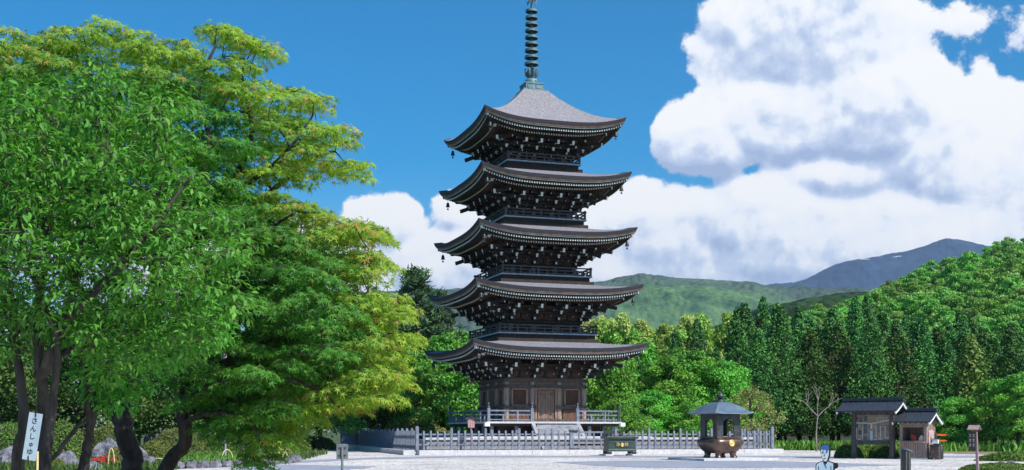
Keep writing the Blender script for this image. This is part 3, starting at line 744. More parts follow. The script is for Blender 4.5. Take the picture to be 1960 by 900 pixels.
def burner():
    y0 = 62.0; x0 = (1378.5 - PX) / F * y0
    g = MB(); g.box((0, 0, .055), (4.3, 3.6, .13)); s = g.build('stone_slab', 'stone_white', None, (x0 + .15, y0 + .2, 0), R(22), bevel=.01)
    tag(s, 'low flat stone slab carrying the bronze incense burner', 'slab')
    root = empty('incense_burner', (x0, y0, .12), R(27), 'large bronze incense burner with a curved copper roof and jewel on top', 'incense burner')
    g = MB(); g.lathe([(.28, .22), (.54, .24), (.74, .36), (.92, .62), (.97, .78), (.93, .90), (.82, .98), (.74, 1.01), (.72, .98)], n=64, square=2.6); bowl = g.build('bowl', 'bronze', root)
    for k in range(4):
        T = rotm(k * math.pi / 2 + math.pi / 4); g = MB()
        pts = [T @ Vector(p) for p in ((.60, 0, .40), (.64, 0, .26), (.64, 0, .14), (.68, 0, .03), (.68, 0, 0))]; g.tube(pts, [.25, .18, .145, .18, .19], 12); g.build('leg', 'bronze', root)
    g = MB(); g.lathe([(.17, 0), (.17, .02), (.145, .035), (.13, .02), (.07, .03), (.03, .045), (.01, .045)], n=20); e = g.build('crest', 'gold', bowl, (.0, -.955, .75)); e.rotation_euler = (R(86), 0, 0)
    g = MB(); g.box((0, 0, 1.03), (1.5, 1.5, .09)); g.build('rim', 'bronze', root, bevel=.01)
    # four arched panels
    hw = .68; z0, z1 = 1.07, 2.22; ow = .33
    arch = [(ow, z0)] + [(ow * math.cos(t), 1.75 + .22 * math.sin(t)) for t in [i * math.pi / 10 for i in range(11)]] + [(-ow, z0)]
    poly = [(-hw, z0), (-hw, z1), (hw, z1), (hw, z0)] + arch
    for k in range(4):
        T = rotm(k * math.pi / 2) @ Matrix.Translation((0, -hw, 0)); g = MB(); g.prism(poly, T, .04); g.build('arched_panel', 'bronze_dark', root)
    for k in range(4):
        p = rotm(k * math.pi / 2) @ Vector((-hw, -hw, 0)); g = MB(); g.tube([(p.x, p.y, z0 - .02), (p.x, p.y, z1 + .02)], .045, 10); g.build('post', 'bronze', root)
    # roof
    g = MB(); a = 1.20; rin = .14; ns, nt_ = 16, 12
    def sf(s, t, off=0): hw_ = rin + (a - rin) * t; return Vector((s * hw_, -hw_, 2.24 + off + .58 * (1 - t ** 1.9) ** 1.0 * (1 if t < 1 else 0) + .02 + .10 * abs(s) ** 3 * t ** 2 + .05 * max(0, t - .8) * 0))
    prof = [(0, .62), (.12, .60), (.25, .55), (.4, .47), (.55, .36), (.7, .22), (.82, .12), (.92, .05), (1, .015)]
    for k in range(4):
        T = rotm(k * math.pi / 2); vs = []
        for off in (0, -.035):
            for (t, z) in prof:
                hw_ = rin + (a - rin) * t
                for j in range(ns + 1):
                    s = -1 + 2 * j / ns; vs.append(T @ Vector((s * hw_, -hw_, 2.22 + z + off + .07 * abs(s) ** 4 * t ** 3)))
        n1 = ns + 1; m_ = len(prof); fs = []
        for q in range(m_ - 1):
            for j in range(ns):
                x = q * n1 + j; fs.append((x, x + n1, x + n1 + 1, x + 1)); x += m_ * n1; fs.append((x, x + 1, x + n1 + 1, x + n1))
        for j in range(ns): x = (m_ - 1) * n1 + j; fs.append((x, x + m_ * n1, x + m_ * n1 + 1, x + 1))
        g.add(vs, fs, 0, True)
    rf = g.build('roof', 'bronze_roof', root)
    rf.data.polygons.foreach_set('use_smooth', [True] * len(rf.data.polygons))
    g = MB(); g.box((0, 0, 2.83), (.56, .56, .05)); g.lathe([(.22, 0), (.2, .06), (.12, .08), (.1, .14)], (0, 0, 2.85), 16)
    g.lathe([(.1, 0), (.17, .05), (.2, .13), (.17, .22), (.09, .29), (.01, .36)], (0, 0, 2.98), 18)
    g.tube([(.02, 0, 3.26), (-.02, 0, 3.32), (.03, 0, 3.38)], [.04, .025, .008], 6)
    g.build('jewel', 'bronze_dark', root)
    g = MB(); g.lathe([(.62, 0), (.62, .06), (.3, .09)], (0, 0, 1.0), 20); g.build('ash', mat('pale ash', (.4, .39, .37)), root)


burner()

# ------------------------------------------------------------------ roofed notice board and booth


def gable_roof(root, L_, half, z_eave, z_ridge, name='roof', m='tile', th=.07, rz=0):
    """ridge along local x, slopes to +-y"""
    g = MB()
    for s in (-1, 1):
        vs = []; n = 6
        for q in range(n + 1):
            t = q / n; y = s * half * t; z = z_ridge - (z_ridge - z_eave) * (t ** .85)
            for x in (-L_ / 2, L_ / 2): vs += [Vector((x, y, z)), Vector((x, y, z - th))]
        fs = []
        for q in range(n):
            o = 4 * q; fs += [(o, o + 2, o + 6, o + 4), (o + 1, o + 5, o + 7, o + 3), (o, o + 4, o + 5, o + 1), (o + 2, o + 3, o + 7, o + 6)]
        fs += [(4 * n, 4 * n + 1, 4 * n + 3, 4 * n + 2)]
        g.add(vs, fs)
    # standing seams
    k = int(L_ / .3)
    for i in range(k + 1):
        x = -L_ / 2 + .02 + i * (L_ - .04) / k
        for s in (-1, 1):
            for q in range(3):
                t0, t1 = q / 3, (q + 1) / 3; zf = lambda t: z_ridge - (z_ridge - z_eave) * (t ** .85) + .012
                g.bar((x, s * half * t0, zf(t0)), (x, s * half * t1, zf(t1)), .03, .025)
    ro = g.build(name, m, root)
    g = MB(); g.box((0, 0, z_ridge + .06), (L_ + .06, .2, .14)); g.box((0, 0, z_ridge + .14), (L_ + .12, .12, .05)); g.build('ridge', m, ro, bevel=.01)
    for e in (-1, 1):
        for s in (-1, 1):
            g = MB()
            for q in range(3):
                t0, t1 = q / 3, (q + 1) / 3; zf = lambda t: z_ridge - (z_ridge - z_eave) * (t ** .85) - .13
                g.bar((e * (L_ / 2 - .05), s * half * t0, zf(t0)), (e * (L_ / 2 - .05), s * half * t1 * 1.0, zf(t1)), .06, .12)
            g.build('bargeboard', 'white', ro)
    g = MB()
    for i in range(int(L_ / .28)):
        x = -L_ / 2 + .15 + i * .28
        for s in (-1, 1): g.bar((x, s * half * .55, z_ridge - (z_ridge - z_eave) * .6 - .13), (x, s * (half - .04), z_eave - .10), .05, .07)
    g.build('rafters', 'old_wood', ro)
    return ro


def notice_board():
    y = 65.2; cx = (1671 - PX) / F * y
    root = empty('notice_board', (cx, y, 0), R(-40), 'large roofed notice board on two thick timber posts beside the ticket booth', 'notice board')
    w = 1.06
    for s, nm in ((-1, 0), (1, 0)):
        g = MB(); g.box((s * w, 0, 1.32), (.24, .24, 2.64)); g.box((s * w, 0, .06), (.32, .32, .12)); g.build('post', 'old_wood', root, bevel=.015)
    g = MB(); g.box((0, 0, .86), (2 * w + .1, .16, .20)); g.box((0, 0, 2.42), (2 * w + .1, .16, .18)); g.box((0, 0, 2.58), (2.9, .14, .14)); g.build('beam', 'old_wood', root, bevel=.01)
    g = MB(); g.box((0, .03, 1.64), (2 * w - .24, .06, 1.4)); bd = g.build('board', 'board_face', root)
    # printed panels, white curved route line and captions
    yy = -.012
    def panel(x, z, w_, h_, m, nm='printed_panel'):
        g = MB(); g.box((x, yy, z), (w_, .018, h_)); g.build(nm, m, bd)
    for (x, z) in ((-.93, 2.14), (-.68, 2.08), (-.42, 2.14), (-.93, 1.74), (-.42, 1.76), (-.72, 1.40), (-.42, 1.48), (-.44, 1.08)): panel(x, z, .17, .26 if x > -.7 else .20, 'panel_blue')
    panel(-.08, 1.22, .13, .52, 'light_blue'); panel(-.08, 1.74, .09, .30, 'line_white')
    g = MB(); pts = [(-1.05, 1.93), (-.6, 1.90), (-.08, 1.88), (.25, 1.93), (.6, 2.0), (1.05, 2.09)]
    for p, q in zip(pts[:-1], pts[1:]): g.bar((p[0], yy - .003, p[1]), (q[0], yy - .003, q[1]), .02, .055)
    g.build('route_line', 'line_white', bd)
    for x in (-.92, -.58, .18, .42, .68): panel(x, 1.36 + .08 * (x > 0), .035, .62, 'line_white', 'caption')
    for (x, z) in ((-.78, 1.04), (-.46, .99), (.14, 1.02), (.42, 1.06), (.78, 1.12)): panel(x, z, .2, .05, 'line_white', 'caption')
    for z in (2.2, 2.12, 2.04): 
        for j in range(4): panel(.25 + j * .16, z, .11, .022, 'line_white', 'caption')
    for z in (1.75, 1.62, 1.5):
        for j in range(3): panel(.3 + j * .25, z, .15, .02, 'brown_wood', 'caption')
    gable_roof(root, 3.35, .95, 2.55, 3.08)


def booth():
    y = 64.2; cx = (1756 - PX) / F * y
    root = empty('booth', (cx, y, 0), R(-40), 'small pale timber booth with open counter window and white edged roof', 'booth')
    L_, W_, H = 1.32, 1.05, 2.0
    g = MB()
    g.box((-L_ / 2, 0, H / 2 + .06), (.07, W_, H)); g.box((L_ / 2, 0, H / 2 + .06), (.07, W_, H)); g.box((0, W_ / 2, H / 2 + .06), (L_, .07, H))
    g.box((0, -W_ / 2, .47), (L_, .07, .82)); g.box((0, -W_ / 2, 1.86), (L_, .07, .32))
    # gable infill
    for e in (-1, 1): g.prism([(-W_ / 2 - .035, 2.05), (0, 2.42), (W_ / 2 + .035, 2.05)], Matrix.Translation((e * L_ / 2, 0, 0)) @ rotm(math.pi / 2), .07)
    wl = g.build('wall', 'booth_wood', root)
    g = MB()
    for sx in (-1, 1):
        for sy in (-1, 1): g.box((sx * L_ / 2, sy * W_ / 2, 1.04), (.12, .12, 2.06))
    g.build('corner_post', 'pillar_wood', root)
    g = MB(); g.box((0, -W_ / 2 - .1, .90), (L_ - .06, .34, .05)); g.build('counter', 'booth_wood', root)
    g = MB()
    for z in (1.70, .95): g.box((0, -W_ / 2 - .02, z), (L_ - .12, .09, .06))
    for x in (-.6, .6): g.box((x, -W_ / 2 - .02, 1.32), (.06, .09, .78))
    g.build('window_frame', 'booth_wood', root)
    g = MB()
    for i in range(11): g.box((-L_ / 2 + .06 + i * .12, -W_ / 2 - .04, .45), (.012, .012, .8)); 
    for i in range(9): g.box((L_ / 2 + .04, -W_ / 2 + .06 + i * .116, 1.1), (.012, .012, 1.8))
    g.build('board_seam', 'old_wood', root)
    # side notice with rounded top
    g = MB(); pl = [(-.36, .75), (-.36, 1.42)] + [(-.36 * math.cos(t), 1.42 + .12 * math.sin(t)) for t in [i * math.pi / 8 for i in range(1, 8)]] + [(.36, 1.42), (.36, .75)]
    g.prism(pl, Matrix.Translation((L_ / 2 + .055, .05, 0)) @ rotm(math.pi / 2), .02); g.build('side_panel', mat('pale pink board', (.42, .27, .26), var=(.55, .4, .38), scale=5), root)
    g = MB(); g.box((0, 0, .04), (L_ + .2, W_ + .2, .08)); g.build('plinth', 'stone_white', root)
    gable_roof(root, 2.05, .92, 1.98, 2.52)
    T = root.matrix_basis
    def place(o, lx, ly, z): p = rotm(R(-40)) @ Vector((lx, ly, z)); o.location = (cx + p.x, y + p.y, z)
    g = MB(); g.lathe([(.13, 0), (.17, .05), (.17, .32), (.12, .40), (.05, .41)], n=14); o = g.build('cloth_bundle', 'red_item'); place(o, -.02, -W_ / 2 + .12, .925)
    tag(o, 'red rounded container on the counter inside the timber booth', 'container')
    g = MB(); g.prism([(-.13, 0), (-.08, .2), (.02, .34), (.13, .30), (.15, 0)], Matrix.Identity(4), .08); o = g.build('display_card', 'cream'); place(o, .38, -W_ / 2 + .03, .925); o.rotation_euler.z = R(-40)
    tag(o, 'cream card standing at the right of the booth counter', 'card')
    g = MB(); g.box((0, 0, .25), (.3, .02, .45)); o = g.build('poster', 'plate'); place(o, .2, W_ / 2 - .05, 1.12); o.rotation_euler.z = R(-40)
    tag(o, 'pale sheet pinned to the back wall inside the booth', 'poster')


notice_board(); booth()


def booth_side():
    y = 63.2
    x = (1790.5 - PX) / F * y
    root = empty('litter_bin', (x, y, 0), R(-30), 'dark brown square bin at the right corner of the booth', 'bin')
    g = MB(); g.box((0, 0, .40), (.42, .42, .66)); g.build('body', 'brown_board', root, bevel=.02)
    for s in (-1, 1):
        g = MB(); g.box((s * .17, 0, .04), (.06, .34, .08)); g.build('foot', 'black_metal', root)
    g = MB(); g.box((0, 0, .75), (.48, .48, .05)); g.box((0, .0, .80), (.2, .2, .06)); g.build('lid', 'black_metal', root, bevel=.01)
    g = MB(); g.box((0, 0, .11), (.32, .26, .22)); g.box((-.0, 0, .235), (.36, .30, .03), m=1); g.box((-.13, -.135, .12), (.05, .01, .08), m=1)
    o = g.build('white_box', ['white', 'black_metal'], None, (x - .02, y - .02, .83), R(-30)); tag(o, 'small white box with black top resting on the dark bin', 'box')
    xs = (1795.5 - PX) / F * y
    root = empty('direction_sign', (xs, y + .35, 0), 0, 'thin dark post with two orange red arrow boards beside the booth', 'sign')
    g = MB(); g.box((0, 0, .70), (.09, .09, 1.40)); g.box((0, 0, .02), (.5, .3, .04)); g.build('post', 'old_wood', root)
    for z in (1.28, .98):
        g = MB(); g.prism([(.03, z - .045), (.03, z + .045), (.46, z + .035), (.60, z - .01), (.46, z - .045)], Matrix.Identity(4), .03); g.build('arrow_board', 'orange', root)
    root = empty('litter_bin', ((1799.5 - PX) / F * 64.2, 64.2, 0), R(-30), 'narrow black bin standing behind the arrow sign post', 'bin')
    g = MB(); g.lathe([(.15, 0), (.17, .05), (.17, .62), (.14, .66)], n=16); g.build('body', 'black_metal', root)
    g = MB(); g.lathe([(.18, 0), (.18, .05), (.1, .09)], (0, 0, .66), 16); g.build('lid', 'black_metal', root)


booth_side()


def standee():
    y = 30.0; x = (1581 - PX) / F * y; z = lambda p: EYE + (PY - p) / F * y; s = y / F
    root = empty('cutout_figure', (x, y, 0), R(-8), 'flat painted cutout of a person with blue hair and pale robe', 'cutout board')
    P = lambda pts: [((a - 1581) * s, z(b)) for a, b in pts]
    T = Matrix.Identity(4)
    g = MB(); g.prism(P([(1561, 905), (1562, 889), (1567, 884.5), (1575, 882), (1575, 878), (1572, 873), (1570, 862), (1571, 854), (1576, 850.5), (1583, 850), (1588, 853), (1589.5, 860), (1589, 872), (1587, 879), (1586, 882), (1592, 884), (1597, 886), (1602, 886), (1604, 890), (1603, 896), (1598, 897.5), (1595, 905)]) + [(.36, .05), (-.36, .05)], T, .045); g.build('board', 'black', root)
    T = Matrix.Translation((0, -.03, 0))
    g = MB(); g.prism(P([(1571, 860), (1571.5, 871), (1575, 878), (1577, 883), (1582, 883), (1584, 877), (1586, 870), (1586, 860), (1579, 856)]), T, .02); fc = g.build('face', 'skin_paint', root)
    g = MB(); g.prism(P([(1570.6, 863), (1571, 855), (1576, 851.5), (1583, 851), (1586.5, 855), (1586.8, 860), (1583, 864), (1580, 859.5), (1577, 862), (1573, 858.5)]), Matrix.Translation((0, -.045, 0)), .012); g.build('hair', 'blue_paint', root)
    g = MB()
    for e in ((1575, 867), (1581.5, 867)): g.prism(P([(e[0] - 1.6, e[1]), (e[0], e[1] - 1), (e[0] + 1.6, e[1]), (e[0], e[1] + .7)]), Matrix.Translation((0, -.045, 0)), .008)
    g.prism(P([(1577.6, 868), (1577.0, 873), (1578.4, 873.4)]), Matrix.Translation((0, -.045, 0)), .008)
    for e in ((1573, 864.6), (1580, 864.2)): g.prism(P([(e[0], e[1]), (e[0] + 3.6, e[1] - .2), (e[0] + 3.6, e[1] + .5), (e[0], e[1] + .6)]), Matrix.Translation((0, -.045, 0)), .008)
    g.build('face_line', 'black', fc)
    g = MB(); g.prism(P([(1576.5, 877), (1579, 876.4), (1581, 877), (1579, 878.4)]), Matrix.Translation((0, -.046, 0)), .008); g.build('mouth', 'red_item', fc)
    g = MB(); g.prism(P([(1562.4, 904), (1563, 890), (1568, 885.5), (1576, 883.4), (1579.5, 890), (1583.5, 883.4), (1590, 885.4), (1594, 887.5), (1594, 904)]) + [(.3, .08), (-.3, .08)], T, .02); rb = g.build('robe', 'robe_paint', root)
    g = MB()
    for a, b in (((1576, 884), (1582, 896)), ((1583.5, 884), (1578, 892)), ((1567, 892), (1567.5, 904)), ((1590, 892), (1590.5, 904))):
        p, q = P([a])[0], P([b])[0]; g.bar((p[0], -.044, p[1]), (q[0], -.044, q[1]), .008, .012, up=(0, 1, 0))
    g.build('robe_line', 'black', rb)
    g = MB(); g.bar((0, .03, .9), (0, .45, .02), .05, .05); g.box((0, .24, .03), (.06, .5, .05)); g.build('stand', 'old_wood', root)


def bollard_bin():
    y = 30.5; x = (1733.5 - PX) / F * y
    root = empty('litter_bin', (x, y, 0), R(14), 'dark green cylinder bollard bin with a slanting top in the foreground', 'bin')
    g = MB(); n = 20; vs = []; r = .135
    for zf in (0, 1):
        for j in range(n):
            t = 2 * math.pi * j / n; xx, yy = r * math.cos(t) * .9, r * math.sin(t); vs.append((xx, yy, .02 if not zf else .95 - .30 * xx))
    g.add(vs, [(j, (j + 1) % n, n + (j + 1) % n, n + j) for j in range(n)] + [tuple(range(n))[::-1]], 0, True)
    g.build('body', 'black_metal', root)
    g = MB(); vs = []
    for zf in (0, 1):
        for j in range(n):
            t = 2 * math.pi * j / n; xx, yy = .165 * math.cos(t) * .95 + .01, .155 * math.sin(t); vs.append((xx, yy, .95 + .03 * zf - .30 * xx))
    g.add(vs, [(j, (j + 1) % n, n + (j + 1) % n, n + j) for j in range(n)] + [tuple(range(n))[::-1], tuple(range(n, 2 * n))]); g.build('lid', 'steel', root)
    g = MB(); g.box((-.06, -.125, .5), (.012, .03, .85)); g.box((.02, -.135, .5), (.012, .02, .85)); g.build('seam', 'steel', root)


def right_sign():
    y = 40.0; x = (1866 - PX) / F * y
    root = empty('guide_sign', (x, y, 0), R(-38), 'narrow dark sign on a brown post with a small mauve roof at far right', 'sign')
    g = MB(); g.bar((.10, 0, 0), (.03, 0, 1.46), .075, .075); g.build('post', 'mauve', root)
    g = MB(); g.box((-.07, -.05, 1.12), (.24, .035, .62)); bd = g.build('board', 'brown_board', root)
    for (x_, z_) in ((-.13, 1.30), (-.02, 1.30), (-.13, 1.14), (-.02, 1.14), (-.13, .99), (-.02, .99)):
        g = MB(); g.box((x_, -.071, z_), (.014, .006, .10)); g.box((x_, -.071, z_ + .03), (.07, .006, .012)); g.box((x_, -.071, z_ - .02), (.06, .006, .012)); g.build('character', 'line_white', bd)
    g = MB()
    for s in (-1, 1): g.bar((-.02, 0, 1.63), (-.02, s * .18, 1.49), .34, .03, up=(0, 0, 1))
    g.build('roof', 'mauve', root); 
    g = MB(); g.prism([(-.14, 1.48), (0, 1.59), (.14, 1.48)], Matrix.Translation((.12, 0, 0)) @ rotm(R(90)), .02); g.build('gable', 'brown_board', root)


def fence_sign():
    y = 77.15; x = (902 - PX) / F * y
    root = empty('guide_sign', (x, y, 0), R(6), 'pink lettered sign with a little roof behind the front fence', 'sign')
    g = MB(); g.box((0, .03, .85), (.09, .07, 1.7)); g.build('post', 'pink_board', root)
    z0 = EYE + (PY - 819) / F * y; z1 = EYE + (PY - 800.5) / F * y
    g = MB(); g.prism([(-.20, z0), (.20, z0), (.24, z1 - .12), (.0, z1), (-.24, z1 - .12)], Matrix.Translation((0, -.03, 0)), .04); bd = g.build('board', 'pink_board', root)
    for xx in (-.13, 0, .13):
        g = MB()
        for q in range(5): g.box((xx, -.056, z0 + .08 + q * .075), (.05, .01, .05 if q % 2 else .035))
        g.build('writing', 'line_white', bd)
    g = MB()
    for s in (-1, 1): g.bar((0, 0, z1 + .1), (s * .36, 0, z1 - .09), .3, .035, up=(0, 0, 1))
    g.build('roof', 'old_wood', root)


def back_sign():
    y = 33.0; x = (655 - PX) / F * y
    root = empty('sign_board', (x, y, 0), R(8), 'grey sign seen from behind on a post below the maple branches', 'sign')
    g = MB(); g.tube([(0, -.04, 0), (0, -.04, EYE + (PY - 856) / F * y)], .035, 10); g.build('post', 'steel', root)
    zc = EYE + (PY - 864.5) / F * y; g = MB(); g.box((0, 0, zc), (.31, .03, .40)); g.build('panel', 'steel', root, bevel=.008)
    
    for dz in (.1, -.1): g = MB(); g.box((0, -.03, zc + dz), (.2, .02, .03)); g.build('bracket', 'black_metal', root)


standee(); bollard_bin(); right_sign(); fence_sign(); back_sign()

# ------------------------------------------------------------------ plants of the court and the bank


def clipped(name, px, py, Y, rx, rz_, label, cols, n=4200, size=.10, ry=None, cat='shrub'):
    x = (px - PX) / F * Y; ry = ry or rx
    root = empty(name, (x, Y, 0), 0, label, cat)
    u = rdir(n); u[:, 2] = np.abs(u[:, 2]); nz = rng.uniform(.93, 1.03, (n, 1))
    # bumps
    bump = 1 + .05 * np.sin(u[:, 0:1] * 7 + px) * np.cos(u[:, 1:2] * 6)
    c = u * np.array((rx, ry, rz_)) * nz * bump; col = np.array(cols)[rng.integers(len(cols), size=n)] * rng.uniform(.7, 1.3, (n, 1))
    leaf_obj('foliage', c, rdir(n), norm(u + rng.normal(size=(n, 3)) * .4), size * rng.uniform(.7, 1.3, n), col, 'card', 'leaf_far', root)
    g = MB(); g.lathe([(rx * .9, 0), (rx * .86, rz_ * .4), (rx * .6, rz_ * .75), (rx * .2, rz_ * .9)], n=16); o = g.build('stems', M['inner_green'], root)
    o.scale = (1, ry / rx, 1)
    return root


GREEN = [(.10, .20, .03), (.07, .16, .025), (.13, .23, .045)]
OLIVE = [(.13, .16, .035), (.17, .19, .05), (.10, .13, .03)]
clipped('clipped_shrub', 1632, 875, 67.5, .95, .84, 'round clipped green shrub left behind the notice board', GREEN)
clipped('clipped_shrub', 1664, 875, 68.6, .9, .72, 'middle clipped shrub directly behind the notice board posts', GREEN)
clipped('clipped_shrub', 1702, 873, 66.9, 1.1, .86, 'round clipped green shrub between notice board and booth', GREEN)
clipped('low_mound', 1925, 898, 44, 1.55, .30, 'low bright green clipped mound at the lower right corner', GREEN + [(.15, .25, .05)], 5000, .07, 1.9)
clipped('low_mound', 1975, 876, 60, 2.6, .5, 'low green bank of ground cover behind the mauve roofed sign', GREEN, 3500, .12, 1.6)


def rock(px, py, Y, r, h, label=None, seed=0):
    rs = np.random.default_rng(seed); b = MB(); n = 12; prof = []
    ph = rs.uniform(0, 6.3, 6)
    k = 7; vs = []
    for i in range(k):
        t = i / (k - 1); rr = math.cos(t * math.pi / 2) ** .55 * r if i < k - 1 else .05 * r; z = h * math.sin(t * math.pi / 2)
        for j in range(n):
            a = 2 * math.pi * j / n; q = 1 + .22 * math.sin(2 * a + ph[0]) + .14 * math.sin(3 * a + ph[1] + t * 3) + .10 * math.sin(5 * a + ph[2] + t * 5) + rs.uniform(-.07, .07)
            vs.append((rr * q * math.cos(a) * 1.15, rr * q * math.sin(a) * .85, z * (1 + .16 * math.sin(a + ph[3]))))
    fs = [(i * n + j, i * n + (j + 1) % n, (i + 1) * n + (j + 1) % n, (i + 1) * n + j) for i in range(k - 1) for j in range(n)] + [tuple(range((k - 1) * n, k * n))]
    b.add(vs, fs, 0, False); o = b.build('rock', 'rock', None, ((px - PX) / F * Y, Y, 0), 0)
    tag(o, label or 'grey weathered garden rock among the shrubs under the left trees', 'rock', None if label else 'garden rocks under the trees'); return o


for i, (px, Y, r, h, lb) in enumerate([
        (128, 48, .46, .60, 'grey pointed rock between the name plate and the small forked dogwood'), (176, 46, .34, .30, 'low white rock in front of the red azaleas'),
        (203, 60, .55, .98, 'upright grey rock above the red azaleas'), (266, 55, .33, .72, 'narrow grey rock just right of the thick curving trunk'),
        (283, 52, .36, .34, 'low rounded rock left of the low bamboo hoop'), (16, 50, .55, .75, 'dark grey rock at the far left edge'),
        (292, 92, .6, 1.6, 'pale rock deep in the shade above the clipped mound'), (480, 78, .7, .8, 'pale rock beyond the garden lit between branches'),
(1940, 46.5, .25, .30, 'small grey stones on the green mound at lower right'),
        (1918, 45.5, .18, .30, 'tiny pale stone left on the green mound at lower right')]):
    rock(px, 0, Y, r, h, lb, i)
clipped('clipped_shrub', 238, 0, 58, .9, .75, 'clipped azalea shrub with reddish tips behind the thick trunk', OLIVE + [(.22, .12, .05)])
clipped('clipped_shrub', 300, 0, 60, .98, 1.0, 'olive green clipped mound shrub between thick trunk and leaning trunk', OLIVE)
clipped('clipped_shrub', 122, 0, 62, 1.15, 1.95, 'tall loose yellow green bush right of the name plate', OLIVE + GREEN)
clipped('clipped_shrub', 215, 0, 74, 1.6, 1.9, 'olive bush behind the upright grey rock', OLIVE)
clipped('clipped_shrub', 345, 0, 76, 1.8, 1.7, 'olive bush behind the leaning maple trunk', OLIVE)
clipped('clipped_shrub', 30, 0, 70, 1.8, 2.0, 'dark bush behind the rock at the far left', GREEN)
clipped('clipped_shrub', 104, 0, 47, .42, .38, 'small olive clipped shrub low beside the name plate', OLIVE)
clipped('clipped_shrub', 430, 0, 82, 1.8, 1.5, 'green bush beyond the iris bed', GREEN)
clipped('clipped_shrub', 530, 0, 86, 2.4, 1.2, 'long low hedge beyond the gravel left of the grey sign', GREEN + OLIVE, 3500, .12)
clipped('clipped_shrub', 600, 0, 100, 1.9, 1.1, 'low hedge meeting the far end of the side fence', GREEN + OLIVE, 3500, .12)
clipped('clipped_shrub', 778, 0, 104, 2.4, 2.6, 'yellow edged bamboo grass bank behind the side fence', [(.28, .26, .08), (.36, .33, .14), (.12, .17, .04)], 4000, .2)
clipped('clipped_shrub', 805, 0, 103, 3.4, 2.2, 'pale variegated shrub left of the pagoda veranda', [(.28, .26, .08), (.36, .33, .14), (.12, .17, .04)], 4000, .2)
clipped('clipped_shrub', 860, 0, 112, 4, 3.4, 'dark spreading shrub behind the left of the veranda', [(.04, .07, .02), (.06, .09, .025)], 4000, .22)


def azalea():
    x, Y, _ = (198 - PX) / F * 51, 51, 0; root = empty('azalea', (x, Y, 0), 0, 'red flowering azalea low beside the thick curving trunk', 'azalea')
    n = 1500; u = rdir(n); u[:, 2] = abs(u[:, 2]); c = u * np.array((.66, .55, .40)) * rng.uniform(.9, 1.02, (n, 1))
    col = np.where((rng.random((n, 1)) < .6), np.array((.75, .03, .07)), np.array((.10, .15, .03))) * rng.uniform(.7, 1.2, (n, 1))
    leaf_obj('foliage', c, rdir(n), norm(u + rng.normal(size=(n, 3)) * .3), .065 * rng.uniform(.7, 1.3, n), col, 'card', 'leaf_far', root)
    g = MB(); g.lathe([(.58, 0), (.52, .2), (.2, .33)], n=14); o = g.build('stems', 'bark', root); o.scale = (1, .7, 1)


azalea()


def strip(name, pts, n, h, cols, label, thin=.9):
    """ground cover of upright blades inside a plan polygon (triangle fan sampling)"""
    pts = np.array(pts, float); tri = [(0, i, i + 1) for i in range(1, len(pts) - 1)]; ar = np.array([abs(np.cross(pts[b] - pts[a], pts[c] - pts[a])) for a, b, c in tri]); idx = rng.choice(len(tri), n, p=ar / ar.sum())
    r1 = np.sqrt(rng.random(n))[:, None]; r2 = rng.random(n)[:, None]; T = np.array(tri)[idx]; P = (1 - r1) * pts[T[:, 0]] + r1 * (1 - r2) * pts[T[:, 1]] + r1 * r2 * pts[T[:, 2]]
    c = np.zeros((n, 3)); c[:, :2] = P; d = rng.normal(size=(n, 3)) * .35; d[:, 2] = 1; nm = rdir(n); nm[:, 2] *= .2
    o = leaf_obj(name, c, d, norm(nm), h * rng.uniform(.6, 1.2, n), np.array(cols)[rng.integers(len(cols), size=n)] * rng.uniform(.7, 1.3, (n, 1)), 'blade', 'leaf_far')
    o['kind'] = 'stuff'; tag(o, label, 'grass')


BR = [(.13, .27, .04), (.09, .21, .03), (.17, .30, .06)]
for k_, v_ in list(LEAVES.items()):
    pass
LEAVES['broadblade'] = ([(0, -.10, 0), (0, .10, 0), (.6, .09, 0), (1, 0, -.1), (.6, -.09, 0)], [(0, 1, 2, 4), (2, 3, 4)])


def strip2(*a): 
    s = LEAVES['blade']; LEAVES['blade'] = LEAVES['broadblade']; strip(*a); LEAVES['blade'] = s


strip2('tall_grass', [(18.5, 97), (30, 94), (34, 96), (34, 103), (18, 104)], 5000, .75, BR, 'bright green leafy strip along the foot of the cedars')
strip2('tall_grass', [(31, 90), (46, 84), (60, 84), (60, 103), (31, 103)], 9000, .75, BR, 'bright green leafy bank right of the booth')
strip2('grass', [G(330, 896)[:2], G(470, 891)[:2], G(562, 882)[:2], G(552, 868)[:2], G(380, 872)[:2], G(310, 884)[:2]], 7000, .33, BR, 'short green iris leaves edged with stones below the maple')
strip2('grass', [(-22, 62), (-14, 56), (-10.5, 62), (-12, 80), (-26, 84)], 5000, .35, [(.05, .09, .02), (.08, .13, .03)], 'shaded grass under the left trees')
strip2('grass', [(-30, 44), (-12.3, 43), (-13.6, 56), (-26, 60)], 4500, .3, [(.05, .09, .02), (.09, .15, .03)], 'grass between the garden rocks')


